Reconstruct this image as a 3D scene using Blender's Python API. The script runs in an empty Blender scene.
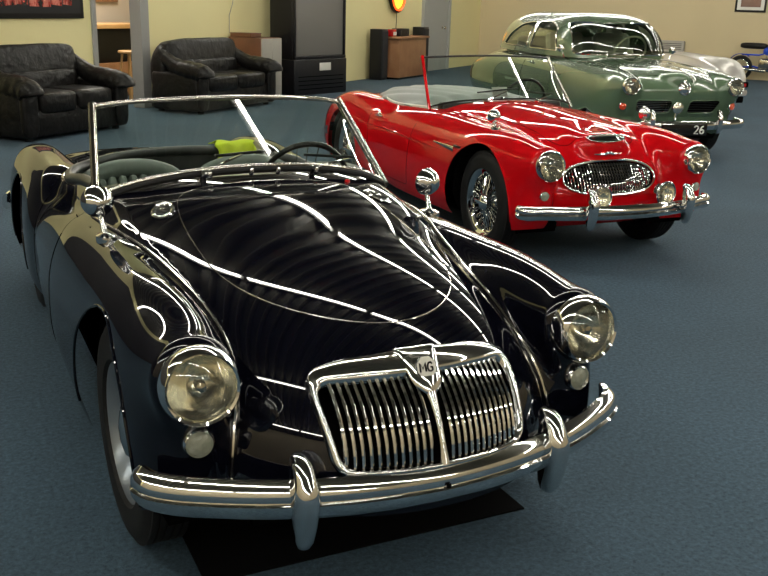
import bpy, math, random
import numpy as np
from mathutils import Matrix, Vector
random.seed(7); np.random.seed(7)
S = bpy.context.scene
COL = S.collection
PI = math.pi

# ------------------------------------------------------------------ camera
CAMF = 934.03
def cam_axes(yaw, pitch, roll):
    f = np.array([math.sin(yaw)*math.cos(pitch), math.cos(yaw)*math.cos(pitch), math.sin(pitch)])
    r = np.array([math.cos(yaw), -math.sin(yaw), 0]); u = np.cross(r, f)
    c, s = math.cos(roll), math.sin(roll)
    return c*r+s*u, -s*r+c*u, f
cr, cu, cf = cam_axes(.45290, -.29560, .02910)
cd = bpy.data.cameras.new('camera'); cam = bpy.data.objects.new('camera', cd); COL.objects.link(cam)
cam.matrix_world = Matrix(((cr[0], cu[0], -cf[0], -1.075), (cr[1], cu[1], -cf[1], -2.5733), (cr[2], cu[2], -cf[2], 1.5566), (0, 0, 0, 1)))
cd.sensor_width = 36; cd.lens = 36*CAMF/768; cd.clip_start = .05; cd.clip_end = 200
S.camera = cam
# ------------------------------------------------------------------ world, lights, exposure
S.view_settings.view_transform = 'Standard'; S.view_settings.look = 'None'
S.view_settings.gamma = 1; S.view_settings.use_curve_mapping = False
S.view_settings.exposure = 0.6
W = bpy.data.worlds.new('world'); S.world = W; W.use_nodes = True
W.node_tree.nodes['Background'].inputs[0].default_value = (.9, .9, 1, 1)
W.node_tree.nodes['Background'].inputs[1].default_value = .02
S.cycles.use_denoising = True
S.cycles.sample_clamp_indirect = 6
S.cycles.max_bounces = 10; S.cycles.transmission_bounces = 8; S.cycles.transparent_max_bounces = 12
CEIL_Z = 4.0; TUBE_E = 36.0

# ------------------------------------------------------------------ materials
def mat(name, color, rough=.5, metal=0., coat=0., bump=None, spec=None, emit=None, estr=0., noise=None, trans=0., alpha=None, ior=None):
    m = bpy.data.materials.new(name); m.use_nodes = True
    nt = m.node_tree; b = nt.nodes['Principled BSDF']
    b.inputs['Base Color'].default_value = (*color, 1)
    b.inputs['Roughness'].default_value = rough; b.inputs['Metallic'].default_value = metal
    b.inputs['Coat Weight'].default_value = coat; b.inputs['Coat Roughness'].default_value = .02
    if spec is not None: b.inputs['Specular IOR Level'].default_value = spec
    if ior: b.inputs['IOR'].default_value = ior
    if trans: b.inputs['Transmission Weight'].default_value = trans
    if emit: b.inputs['Emission Color'].default_value = (*emit, 1); b.inputs['Emission Strength'].default_value = estr
    if noise or bump:
        tc = nt.nodes.new('ShaderNodeTexCoord')
    if noise:   # (scale, colour2, detail)
        n = nt.nodes.new('ShaderNodeTexNoise'); n.inputs['Scale'].default_value = noise[0]; n.inputs['Detail'].default_value = noise[2] if len(noise) > 2 else 4
        mx = nt.nodes.new('ShaderNodeMix'); mx.data_type = 'RGBA'
        cr_ = nt.nodes.new('ShaderNodeMapRange'); cr_.inputs['From Min'].default_value = .35; cr_.inputs['From Max'].default_value = .65
        nt.links.new(tc.outputs['Object'], n.inputs['Vector']); nt.links.new(n.outputs['Fac'], cr_.inputs['Value'])
        nt.links.new(cr_.outputs['Result'], mx.inputs['Factor'])
        mx.inputs[6].default_value = (*color, 1); mx.inputs[7].default_value = (*noise[1], 1)
        nt.links.new(mx.outputs[2], b.inputs['Base Color'])
    if bump:    # (scale, strength, distance)
        n = nt.nodes.new('ShaderNodeTexNoise'); n.inputs['Scale'].default_value = bump[0]; n.inputs['Detail'].default_value = 3
        bp = nt.nodes.new('ShaderNodeBump'); bp.inputs['Strength'].default_value = bump[1]; bp.inputs['Distance'].default_value = bump[2]
        nt.links.new(tc.outputs['Object'], n.inputs['Vector']); nt.links.new(n.outputs['Fac'], bp.inputs['Height'])
        nt.links.new(bp.outputs['Normal'], b.inputs['Normal'])
    return m
M = {}
M['black_paint'] = mat('black_paint', (.0018, .0020, .0048), .5, coat=1., spec=0.)
M['red_paint'] = mat('red_paint', (.46, .003, .006), .35, coat=.75, spec=0.)
M['green_paint'] = mat('green_paint', (.085, .138, .080), .22, coat=1.)
M['silver_paint'] = mat('silver_paint', (.55, .53, .50), .3, metal=.5, coat=.8)
M['chrome'] = mat('chrome', (.80, .80, .79), .04, metal=1.)
M['satin_metal'] = mat('satin_metal', (.62, .59, .54), .14, metal=1.)
M['dark_metal'] = mat('dark_metal', (.03, .03, .032), .35, metal=.6)
M['reflector'] = mat('reflector', (.95, .92, .80), .20, metal=1., bump=(9, .5, .02))
M['rubber'] = mat('rubber', (.010, .010, .010), .65, bump=(60, .2, .003), spec=.2)
M['black_void'] = mat('black_void', (.003, .003, .003), .9, spec=0.)
M['steel_paint'] = mat('steel_paint', (.22, .25, .28), .28, metal=.6)
M['leather_black'] = mat('leather_black', (.0045, .004, .004), .36, bump=(11, .5, .03), noise=(5, (.008, .0075, .007), 5), spec=.22)
M['vinyl_dark'] = mat('vinyl_dark', (.012, .014, .013), .35, bump=(80, .15, .003))
M['seat_leather'] = mat('seat_leather', (.085, .105, .09), .4, bump=(40, .15, .004))
M['grey_vinyl'] = mat('grey_vinyl', (.20, .215, .20), .5, bump=(60, .15, .003))
M['white_trim'] = mat('white_trim', (.7, .68, .6), .4)
M['lime_cloth'] = mat('lime_cloth', (.50, .62, .02), .8, bump=(40, .3, .005))
M['sidelight'] = mat('sidelight', (.24, .25, .19), .15, bump=(45, .8, .01), coat=1)
M['amber'] = mat('amber', (.70, .06, .015), .15, coat=1)
M['red_lens'] = mat('red_lens', (.45, .01, .01), .12, coat=1)
M['black_enamel'] = mat('black_enamel', (.008, .008, .008), .2)
M['white_enamel'] = mat('white_enamel', (.75, .75, .72), .3)
M['cream_enamel'] = mat('cream_enamel', (.6, .55, .42), .3)
M['grey_door'] = mat('grey_door', (.33, .34, .33), .45)
M['post_grey'] = mat('post_grey', (.27, .27, .26), .5)
M['wood'] = mat('wood', (.17, .065, .030), .35, noise=(3, (.12, .045, .02), 6))
M['wood_light'] = mat('wood_light', (.50, .30, .13), .45, noise=(4, (.42, .24, .10), 6))
M['wood_mid'] = mat('wood_mid', (.30, .15, .07), .45, noise=(4, (.24, .11, .05), 6))
M['tv_black'] = mat('tv_black', (.007, .007, .009), .35, spec=.3)
M['tv_screen'] = mat('tv_screen', (.15, .142, .13), .4)
M['cab_grey'] = mat('cab_grey', (.33, .31, .27), .5)
M['blue_paint'] = mat('blue_paint', (.01, .05, .45), .15, coat=1)
M['speaker_cloth'] = mat('speaker_cloth', (.01, .01, .012), .8)
M['frame_dark'] = mat('frame_dark', (.012, .010, .009), .5, spec=.2)
M['mount_white'] = mat('mount_white', (.62, .60, .55), .6)
M['tube_glow'] = mat('tube_glow', (.9, .9, .85), .4, emit=(1., .97, .86), estr=TUBE_E)
M['fixture_white'] = mat('fixture_white', (.7, .7, .68), .4)
M['neon_yellow'] = mat('neon_yellow', (.9, .6, .05), .4, emit=(1., .55, .03), estr=1.6)
M['neon_red'] = mat('neon_red', (.9, .06, .02), .4, emit=(1., .08, .01), estr=1.8)

def glass_mat(name, tint, k=.10, rough=0.0):
    """clear pane: fresnel mix of see-through and mirror"""
    m = bpy.data.materials.new(name); m.use_nodes = True; nt = m.node_tree
    nt.nodes.remove(nt.nodes['Principled BSDF']); out = nt.nodes['Material Output']
    t = nt.nodes.new('ShaderNodeBsdfTransparent'); t.inputs[0].default_value = (*tint, 1)
    g = nt.nodes.new('ShaderNodeBsdfGlossy'); g.inputs['Roughness'].default_value = rough; g.inputs['Color'].default_value = (1, 1, 1, 1)
    f = nt.nodes.new('ShaderNodeFresnel'); f.inputs[0].default_value = 1.5
    mm = nt.nodes.new('ShaderNodeMath'); mm.operation = 'MULTIPLY_ADD'; mm.inputs[1].default_value = 1.0; mm.inputs[2].default_value = k
    nt.links.new(f.outputs[0], mm.inputs[0])
    x = nt.nodes.new('ShaderNodeMixShader'); nt.links.new(mm.outputs[0], x.inputs[0]); nt.links.new(t.outputs[0], x.inputs[1]); nt.links.new(g.outputs[0], x.inputs[2])
    nt.links.new(x.outputs[0], out.inputs[0]); return m
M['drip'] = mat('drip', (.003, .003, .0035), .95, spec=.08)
M['glass'] = glass_mat('glass', (.84, .92, .87), .03)
M['window_glass'] = glass_mat('window_glass', (.62, .72, .62), .05)
M['lens_glass'] = glass_mat('lens_glass', (.95, .95, .90), .03)

def carpet_mat():
    m = mat('blue_carpet', (.05, .1, .15), .95); nt = m.node_tree; b = nt.nodes['Principled BSDF']
    tc = nt.nodes.new('ShaderNodeTexCoord')
    n1 = nt.nodes.new('ShaderNodeTexNoise'); n1.inputs['Scale'].default_value = 55; n1.inputs['Detail'].default_value = 5; n1.inputs['Roughness'].default_value = .8
    n2 = nt.nodes.new('ShaderNodeTexNoise'); n2.inputs['Scale'].default_value = .9; n2.inputs['Detail'].default_value = 4
    for n in (n1, n2): nt.links.new(tc.outputs['Object'], n.inputs['Vector'])
    r1 = nt.nodes.new('ShaderNodeValToRGB'); e = r1.color_ramp.elements
    e[0].position = .33; e[0].color = (.012, .029, .046, 1); e[1].position = .68; e[1].color = (.056, .104, .150, 1)
    r2 = nt.nodes.new('ShaderNodeMapRange'); r2.inputs['From Min'].default_value = .3; r2.inputs['From Max'].default_value = .7; r2.inputs['To Min'].default_value = .86; r2.inputs['To Max'].default_value = 1.12
    mx = nt.nodes.new('ShaderNodeVectorMath'); mx.operation = 'SCALE'
    nt.links.new(n1.outputs['Fac'], r1.inputs[0]); nt.links.new(n2.outputs['Fac'], r2.inputs['Value'])
    nt.links.new(r1.outputs[0], mx.inputs[0]); nt.links.new(r2.outputs[0], mx.inputs['Scale']); nt.links.new(mx.outputs[0], b.inputs['Base Color'])
    bp = nt.nodes.new('ShaderNodeBump'); bp.inputs['Strength'].default_value = .6; bp.inputs['Distance'].default_value = .01
    nt.links.new(n1.outputs['Fac'], bp.inputs['Height']); nt.links.new(bp.outputs[0], b.inputs['Normal'])
    return m
M['carpet'] = carpet_mat()
M['wall_yellow'] = mat('wall_yellow', (.78, .70, .37), .7, bump=(5, .15, .02), noise=(.5, (.75, .67, .35), 4))
M['wall_beige'] = mat('wall_beige', (.55, .455, .275), .7, bump=(5, .15, .02), noise=(.5, (.52, .43, .26), 4))
M['wall_tan'] = mat('wall_tan', (.36, .30, .20), .7, bump=(5, .15, .02))
M['blocker_dark'] = mat('blocker_dark', (.035, .032, .030), .5)  # for the unseen panel that dims reflections of the wall
M['wall_white'] = mat('wall_white', (.52, .45, .38), .7)
M['ceiling_dark'] = mat('ceiling_dark', (.14, .13, .10), .55)

# ------------------------------------------------------------------ mesh helpers
def link(name, me, m, parent=None, smooth=True):
    o = bpy.data.objects.new(name, me); COL.objects.link(o)
    if m is not None: me.materials.append(m if not isinstance(m, str) else M[m])
    if smooth: me.polygons.foreach_set('use_smooth', [True]*len(me.polygons))
    if parent is not None: o.parent = parent
    return o
class MB:
    def __init__(s): s.v = []; s.f = []
    def add(s, v, f):
        n = len(s.v); s.v += [tuple(map(float, p)) for p in v]; s.f += [tuple(i+n for i in q) for q in f]; return s
    def box(s, c, d, rz=0., bev=0., rx=0., ry=0.):
        """bevelled box, centre c, full sizes d"""
        hx, hy, hz = d[0]/2, d[1]/2, d[2]/2
        b = min(bev, hx*.95, hy*.95, hz*.95)
        R = Matrix.Rotation(rz, 3, 'Z') @ Matrix.Rotation(ry, 3, 'Y') @ Matrix.Rotation(rx, 3, 'X')
        V = []; F = []
        if b <= 0:
            V = [(x, y, z) for x in (-hx, hx) for y in (-hy, hy) for z in (-hz, hz)]
            F = [(0, 1, 3, 2), (4, 6, 7, 5), (0, 4, 5, 1), (2, 3, 7, 6), (0, 2, 6, 4), (1, 5, 7, 3)]
        else:
            n = 3; ring = []
            # stack of rounded rectangles
            lev = [(-hz + b*(1-math.cos(a)), b*(1-math.sin(a))) for a in [PI/2*k/n for k in range(n+1)]]
            lev = lev + [(-z, o) for z, o in reversed(lev)]
            for z, o in lev:
                rr = b - o if b-o > 1e-6 else 1e-5
                L = []
                for (sx, sy, a0) in ((1, 1, 0), (-1, 1, PI/2), (-1, -1, PI), (1, -1, 1.5*PI)):
                    for k in range(n+1):
                        a = a0 + PI/2*k/n
                        L.append((sx*(hx-b) + rr*math.cos(a), sy*(hy-b) + rr*math.sin(a), z))
                ring.append(L)
            N = len(ring[0])
            for L in ring: V += L
            for i in range(len(ring)-1):
                for k in range(N): F.append((i*N+k, i*N+(k+1) % N, (i+1)*N+(k+1) % N, (i+1)*N+k))
            F.append(tuple(reversed(range(N)))); F.append(tuple(range((len(ring)-1)*N, len(ring)*N)))
        V = [tuple(R @ Vector(p) + Vector(c)) for p in V]
        return s.add(V, F)
    def tube(s, path, r, seg=8, closed=False, sec=None, up=None, caps=True):
        """sweep a round (or given section) along path; r number or list; sec list of (a,b) in the side/up frame"""
        P = [Vector(p) for p in path]; n = len(P)
        R = r if hasattr(r, '__len__') else [r]*n
        sc = sec if sec is not None else [(math.cos(2*PI*k/seg), math.sin(2*PI*k/seg)) for k in range(seg)]
        K = len(sc); V = []; F = []
        T = []
        for i in range(n):
            a = P[(i-1) % n] if (closed or i > 0) else P[i]; b = P[(i+1) % n] if (closed or i < n-1) else P[i]
            t = (b-a); T.append(t.normalized() if t.length > 0 else Vector((0, 0, 1)))
        u = Vector(up) if up is not None else (Vector((0, 0, 1)) if abs(T[0].z) < .9 else Vector((1, 0, 0)))
        for i in range(n):
            if up is not None: u = Vector(up)
            side = T[i].cross(u)
            if side.length < 1e-6: side = T[i].orthogonal()
            side.normalize(); u2 = side.cross(T[i]).normalized(); u = u2
            for (a, b) in sc: V.append(P[i] + side*a*R[i] + u2*b*R[i])
        m = n if closed else n-1
        for i in range(m):
            for k in range(K): F.append((i*K+k, i*K+(k+1) % K, ((i+1) % n)*K+(k+1) % K, ((i+1) % n)*K+k))
        if not closed and caps: F.append(tuple(reversed(range(K)))); F.append(tuple(range((n-1)*K, n*K)))
        return s.add(V, F)
    def lathe(s, prof, o=(0, 0, 0), ax=(0, 0, 1), seg=32, sx=1., sy=1., xdir=None):
        """profile (r,h) revolved round axis ax through o"""
        a = Vector(ax).normalized(); x = Vector(xdir) if xdir is not None else a.orthogonal()
        x = (x - a*x.dot(a)).normalized(); y = a.cross(x); o = Vector(o)
        V = []; F = []; K = seg
        for r, h in prof:
            for k in range(K):
                t = 2*PI*k/K; V.append(o + a*h + (x*math.cos(t)*sx + y*math.sin(t)*sy)*max(r, 1e-5))
        for i in range(len(prof)-1):
            for k in range(K): F.append((i*K+k, i*K+(k+1) % K, (i+1)*K+(k+1) % K, (i+1)*K+k))
        return s.add(V, F)
    def prism(s, poly, y0, y1, axis='y'):
        n = len(poly)
        mp = {'y': lambda a, b, t: (a, t, b), 'x': lambda a, b, t: (t, a, b), 'z': lambda a, b, t: (a, b, t)}[axis]
        V = [mp(a, b, y0) for a, b in poly] + [mp(a, b, y1) for a, b in poly]
        F = [tuple(range(n)), tuple(reversed(range(n, 2*n)))] + [(i, (i+1) % n, (i+1) % n+n, i+n) for i in range(n)]
        return s.add(V, F)
    def ellipsoid(s, c, r, seg=20, rings=12, p=1.):
        V = []; F = []
        sg = lambda v: math.copysign(abs(v)**p, v)
        for i in range(rings+1):
            ph = -PI/2 + PI*i/rings
            for k in range(seg):
                t = 2*PI*k/seg
                V.append((c[0]+r[0]*sg(math.cos(ph))*sg(math.cos(t)), c[1]+r[1]*sg(math.cos(ph))*sg(math.sin(t)), c[2]+r[2]*sg(math.sin(ph))))
        for i in range(rings):
            for k in range(seg): F.append((i*seg+k, i*seg+(k+1) % seg, (i+1)*seg+(k+1) % seg, (i+1)*seg+k))
        return s.add(V, F)
    def build(s, name, m, parent=None, smooth=True, sharp=True):
        me = bpy.data.meshes.new(name); me.from_pydata(s.v, [], s.f); me.validate(); 
        import bmesh
        bm = bmesh.new(); bm.from_mesh(me); bmesh.ops.remove_doubles(bm, verts=bm.verts, dist=1e-5)
        bmesh.ops.recalc_face_normals(bm, faces=bm.faces); bm.to_mesh(me); bm.free()
        o = link(name, me, m, parent, smooth)
        if smooth and sharp: me.set_sharp_from_angle(angle=math.radians(38))
        return o
def empty(name, loc=(0, 0, 0), rz=0., parent=None):
    o = bpy.data.objects.new(name, None); COL.objects.link(o); o.location = loc; o.rotation_euler = (0, 0, rz)
    o.empty_display_size = .1
    if parent is not None: o.parent = parent
    return o
def tag(o, label=None, cat=None, group=None, kind=None):
    if label: o['label'] = label
    if cat: o['category'] = cat
    if group: o['group'] = group
    if kind: o['kind'] = kind
    return o
def spline(pts, n=8, closed=False):
    """Catmull-Rom through points"""
    P = [np.array(p, float) for p in pts]; m = len(P); out = []
    for i in range(m if closed else m-1):
        g = lambda j: P[j % m] if closed else P[min(max(j, 0), m-1)]
        p0, p1, p2, p3 = g(i-1), g(i), g(i+1), g(i+2)
        for k in range(n):
            t = k/n
            out.append(.5*((2*p1)+(-p0+p2)*t+(2*p0-5*p1+4*p2-p3)*t*t+(-p0+3*p1-3*p2+p3)*t**3))
    if not closed: out.append(P[-1])
    return [tuple(p) for p in out]

# ------------------------------------------------------------------ car shells from smooth fields
class Prof:
    """1-D profile: linear points smoothed by a gaussian"""
    def __init__(s, pts, sig=.12):
        x = np.arange(-3, 8, .01); y = np.interp(x, [p[0] for p in pts], [p[1] for p in pts])
        if sig > 0:
            k = np.arange(-int(4*sig/.01), int(4*sig/.01)+1)*.01; g = np.exp(-.5*(k/sig)**2); g /= g.sum()
            y = np.convolve(np.pad(y, len(k)//2, mode='edge'), g, 'valid')
        s.x = x; s.y = y
    def __call__(s, t): return np.interp(t, s.x, s.y)
def smin(a, b, k):
    h = np.maximum(k-np.abs(a-b), 0)/k
    return np.minimum(a, b) - h*h*k*.25
def smax(a, b, k): return -smin(-a, -b, k)
def P_(v): return v if callable(v) else (lambda t: v)
def pod(X, Y, Z, xc, zc, a, up, dn, n=2.2, front=None, rear=None, scale=.3, nz=None):
    """swept super-ellipse; front=(y0,c[,p]) and rear=(y1,c[,p]) give the rounded ends"""
    xc, zc, a, up, dn = P_(xc)(Y), P_(zc)(Y), P_(a)(Y), P_(up)(Y), P_(dn)(Y)
    dz = Z-zc; b = np.where(dz > 0, up, dn)
    s = np.abs((X-xc)/a)**n + np.abs(dz/b)**(nz or n)
    if front is not None:
        y0, c = front[:2]; p = front[2] if len(front) > 2 else n
        s = s + np.maximum(0, (y0-Y)/c)**p
    if rear is not None:
        y0, c = rear[:2]; p = rear[2] if len(rear) > 2 else n
        s = s + np.maximum(0, (Y-y0)/c)**p
    return (s**(1/n) - 1)*scale
def grad(F, p, e=.004):
    g = np.empty_like(p)
    for i in range(3):
        d = np.zeros(3); d[i] = e
        g[:, i] = (F(*(p+d).T) - F(*(p-d).T))/(2*e)
    return g
def project(F, p, it=5):
    for _ in range(it):
        f = F(*p.T); g = grad(F, p, .002); L = (g*g).sum(1)+1e-9
        st = g*(f/L)[:, None]; ln = np.linalg.norm(st, axis=1); st *= np.minimum(1, .03/(ln+1e-9))[:, None]
        p = p - st
    return p
def shell(F, lo, hi, h):
    """surface nets on half the car, mirrored; returns (verts, quads)"""
    xs = np.arange(-round(hi[0]/h), round(hi[0]/h)+1)*h
    ys = np.arange(lo[1], hi[1]+h, h); zs = np.arange(lo[2], hi[2]+h, h)
    nx2 = len(xs)//2
    Xh = xs[nx2:]
    G = np.empty((len(xs), len(ys), len(zs)), np.float32)
    Yg, Zg = np.meshgrid(ys, zs, indexing='ij')
    for i, x in enumerate(Xh):
        v = F(np.full(Yg.shape, x), Yg, Zg); G[nx2+i] = v; G[nx2-i] = v
    G[np.abs(G) < 1e-7] = 1e-7
    ins = G < 0
    c = ins.astype(np.int8)
    sm = sum(c[i:c.shape[0]-1+i, j:c.shape[1]-1+j, k:c.shape[2]-1+k] for i in (0, 1) for j in (0, 1) for k in (0, 1))
    act = (sm > 0) & (sm < 8); idx = np.argwhere(act); vid = -np.ones(act.shape, np.int64); vid[act] = np.arange(len(idx))
    acc = np.zeros((len(idx), 3)); cnt = np.zeros(len(idx))
    corners = [(i, j, k) for i in (0, 1) for j in (0, 1) for k in (0, 1)]
    for a in corners:
        for ax in range(3):
            if a[ax]: continue
            b = list(a); b[ax] = 1
            ga = G[idx[:, 0]+a[0], idx[:, 1]+a[1], idx[:, 2]+a[2]]; gb = G[idx[:, 0]+b[0], idx[:, 1]+b[1], idx[:, 2]+b[2]]
            s = (ga < 0) != (gb < 0); t = np.where(s, ga/(ga-gb+1e-30), 0)
            p = np.tile(np.array(a, float), (len(idx), 1)); p[:, ax] += t
            acc[s] += p[s]; cnt[s] += 1
    V = (idx + acc/cnt[:, None])*h + np.array([xs[0], ys[0], zs[0]])
    Q = []
    for ax in range(3):
        sl0 = [slice(None)]*3; sl1 = [slice(None)]*3; sl0[ax] = slice(0, -1); sl1[ax] = slice(1, None)
        a = ins[tuple(sl0)]; b = ins[tuple(sl1)]; e = np.argwhere(a != b)
        o1, o2 = [(1, 2), (2, 0), (0, 1)][ax]
        e = e[(e[:, o1] > 0) & (e[:, o2] > 0) & (e[:, o1] < act.shape[o1]) & (e[:, o2] < act.shape[o2])]
        def at(d1, d2):
            q = e.copy(); q[:, o1] -= d1; q[:, o2] -= d2; return vid[q[:, 0], q[:, 1], q[:, 2]]
        q = np.stack([at(1, 1), at(0, 1), at(0, 0), at(1, 0)], 1)
        inside = ins[e[:, 0], e[:, 1], e[:, 2]]
        q[~inside] = q[~inside][:, ::-1]
        Q.append(q)
    Q = np.concatenate(Q)
    V = project(F, V)
    return V, [tuple(map(int, q)) for q in Q]
def clip(V, faces, g):
    """keep g<0; returns (V, inside faces, outside faces) cut cleanly along g=0"""
    gv = g(*V.T); Vl = list(map(tuple, V)); new = {}
    inn = []; out = []; neg = gv < 0
    for f in faces:
        s = [neg[i] for i in f]
        if all(s): inn.append(f); continue
        if not any(s): out.append(f); continue
        A = []; B = []; n = len(f)
        for k in range(n):
            i, j = f[k], f[(k+1) % n]
            (A if neg[i] else B).append(i)
            if neg[i] != neg[j]:
                key = (i, j) if i < j else (j, i)
                if key not in new:
                    t = gv[key[0]]/(gv[key[0]]-gv[key[1]]); t = min(max(t, .001), .999)
                    p = np.array(Vl[key[0]])*(1-t)+np.array(Vl[key[1]])*t
                    new[key] = len(Vl); Vl.append(tuple(p))
                A.append(new[key]); B.append(new[key])
        if len(A) > 2: inn.append(tuple(A))
        if len(B) > 2: out.append(tuple(B))
    return np.array(Vl), inn, out
def shell_obj(name, V, faces, F, m, parent, off=0.):
    used = sorted({i for f in faces for i in f}); mp = {a: b for b, a in enumerate(used)}
    P = V[used]; g = grad(F, P, .003); N = g/(np.linalg.norm(g, axis=1)[:, None]+1e-12)
    if off: P = P + N*off
    me = bpy.data.meshes.new(name); me.from_pydata([tuple(p) for p in P], [], [tuple(mp[i] for i in f) for f in faces]); 
    o = link(name, me, m, parent, True)
    me.normals_split_custom_set_from_vertices([tuple(n) for n in N])
    return o
def hit(F, p, d, far=1.2, n=240):
    """first F=0 crossing from outside point(s) p along d"""
    p = np.atleast_2d(np.array(p, float)); d = np.array(d, float)
    ts = np.linspace(0, far, n); best = np.full(len(p), np.nan); prev = F(*p.T)
    for a, b in zip(ts[:-1], ts[1:]):
        v = F(*(p+d*b).T); m = np.isnan(best) & (prev > 0) & (v <= 0)
        t = a+(b-a)*prev/(prev-v+1e-12); best[m] = t[m]; prev = v
    bad = np.isnan(best); best[bad] = 0
    return p+d*best[:, None], ~bad
def top_curve(F, xy, ztop=1.7):
    q, ok = hit(F, [(x, y, ztop) for x, y in xy], (0, 0, -1), ztop-.1, 400); q = q[ok]; return project(F, q, 3)
def side_curve(F, yz, sx=1, xo=1.1):
    q, ok = hit(F, [(sx*xo, y, z) for y, z in yz], (-sx, 0, 0), xo, 400); return project(F, q[ok], 3)
def front_curve(F, xz, yo=-1.3, s=1):
    q, ok = hit(F, [(x, yo, z) for x, z in xz], (0, s, 0), 2.6, 500); return project(F, q[ok], 3)
def sdf_poly(poly):
    """signed distance field of a closed polygon, negative inside"""
    P = np.array(poly)
    def g(a, b):
        a = np.asarray(a, float); sh = a.shape; a = a.ravel(); b = np.asarray(b, float).ravel()
        d = np.full(a.shape, 1e9); ins = np.zeros(a.shape, bool)
        for i in range(len(P)):
            x0, y0 = P[i]; x1, y1 = P[(i+1) % len(P)]
            ex, ey = x1-x0, y1-y0; L = ex*ex+ey*ey+1e-12
            t = np.clip(((a-x0)*ex+(b-y0)*ey)/L, 0, 1)
            d = np.minimum(d, (a-x0-t*ex)**2+(b-y0-t*ey)**2)
            c = ((y0 > b) != (y1 > b)) & (a < (x1-x0)*(b-y0)/((y1-y0)+1e-12)+x0); ins ^= c
        d = np.sqrt(d); return np.where(ins, -d, d).reshape(sh)
    return g
def lamp_holes(V, faces, cx, cz, r):
    V, _, f = clip(V, faces, lambda x, y, z: np.maximum(np.hypot(np.abs(x)-cx, z-cz)-r, y+.3))
    return V, f
def norm_at(F, p):
    g = grad(F, np.array([p], float), .004)[0]; return g/np.linalg.norm(g)
LIGHT_DIR = 'd'; LIGHT_D = (); LIGHT_S = (-12.6, -8.5, -4.35, -.2, 3.95, 8.1, 12.2)

# ------------------------------------------------------------------ the room (wall A runs behind the sofas, wall B behind the green car)
RA = math.atan2(.633, .774)
def RP(s, d, z=0.): return (.774*s+.633*d, 9.98+.633*s-.774*d, z)
def rbox(mb, s0, s1, d0, d1, z0, z1, bev=0.):
    c = RP((s0+s1)/2, (d0+d1)/2, (z0+z1)/2); return mb.box(c, (s1-s0, abs(d1-d0), z1-z0), RA, bev)
S0, S1, D1 = -14.0, 16.6, 18.0
o = rbox(MB(), S0, S1, 0, D1, -.1, 0).build('floor', 'carpet', smooth=False); tag(o, kind='structure')
mb = MB(); rbox(mb, S0, 1.31, -.15, 0, 0, CEIL_Z); rbox(mb, 2.36, S1+.15, -.15, 0, 0, CEIL_Z); rbox(mb, 1.31, 2.36, -.15, 0, 2.3, CEIL_Z)
tag(mb.build('wall_back', 'wall_yellow', smooth=False), kind='structure')
tag(rbox(MB(), S1, S1+.15, 0, D1, 0, CEIL_Z).build('wall_right', 'wall_beige', smooth=False), kind='structure')
tag(rbox(MB(), S0-.15, S0, 0, D1, 0, CEIL_Z).build('wall_left', 'wall_tan', smooth=False), kind='structure')
tag(rbox(MB(), S0, S1, D1, D1+.15, 0, CEIL_Z).build('wall_front', 'wall_tan', smooth=False), kind='structure')
# corrugated steel roof deck: real ribs
mb = MB(); V = []; F = []; n = 0; pitch = .30
prof = []
s = 0.
while s < D1:
    prof += [(s, 0), (s+.11, 0), (s+.15, .10), (s+.26, .10)]; s += pitch
for (a, z) in prof: V += [RP(S0, a, CEIL_Z+z), RP(S1, a, CEIL_Z+z)]
F = [(2*i, 2*i+1, 2*i+3, 2*i+2) for i in range(len(prof)-1)]
tag(mb.add(V, F).build('ceiling', 'ceiling_dark', smooth=False), kind='structure')
# annex seen through the opening between the sofas
mb = MB(); rbox(mb, .2, 5.6, -2.3, -2.2, 0, 3); rbox(mb, .1, .2, -2.3, -.15, 0, 3); rbox(mb, 5.6, 5.7, -2.3, -.15, 0, 3); rbox(mb, .1, 5.7, -2.3, -.15, 3, 3.1)
tag(mb.build('wall_annex', 'wall_white', smooth=False), kind='structure')
tag(rbox(MB(), .1, 5.7, -2.3, 0, -.1, 0).build('floor_annex', 'carpet', smooth=False), kind='structure')
tag(rbox(MB(), 1.25, 1.33, -.17, .03, 0, 2.35, .005).build('trim_1', 'post_grey', smooth=False), kind='structure')
tag(rbox(MB(), 2.22, 2.40, -.16, .04, 0, 2.35, .005).build('trim_2', 'post_grey', smooth=False), kind='structure')
tag(rbox(MB(), S0, 1.25, 0, .012, 0, .08).build('baseboard_back', 'wall_yellow', smooth=False), kind='structure')
mb = MB(); rbox(mb, -13.0, -2.9, 0, .03, 0, 3.5)  # unseen slatted panel, added to darken wall reflections in the black car
for i in range(24): rbox(mb, -13.0, -2.9, .03, .05, .05+i*.145, .05+i*.145+.11, .008)
tag(mb.build('reflection_blocker', 'blocker_dark'), kind='structure')
d = rbox(MB(), 12.6, 14.1, 0, .045, 0, 2.1, .004).build('door_1', 'grey_door', smooth=False); tag(d, kind='structure')
mb = MB(); rbox(mb, 12.48, 12.6, 0, .07, 0, 2.2); rbox(mb, 14.1, 14.22, 0, .07, 0, 2.2); rbox(mb, 12.6, 14.1, 0, .07, 2.1, 2.2)
tag(mb.build('trim_3', 'grey_door', smooth=False), kind='structure')
N_ = (.633, -.774, 0)
mb = MB().lathe([(0, .10), (.03, .095), (.04, .075), (.03, .055), (.012, .05), (.012, .01), (.035, .005), (.035, 0)], RP(13.72, .045, 1.02), N_, 16)
mb.build('door_knob', 'satin_metal', d)
al = bpy.data.lights.new('annex_fill', 'AREA'); al.energy = 70; al.size = 1.2; al.color = (1, .95, .85); alo = bpy.data.objects.new('annex_fill', al); COL.objects.link(alo); alo.location = RP(2.6, -.9, 2.9)  # unseen area lamp, added to brighten the annex
def RT(name, s, d, z=0., rz=0.): return empty(name, RP(s, d, z), RA+rz)

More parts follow.
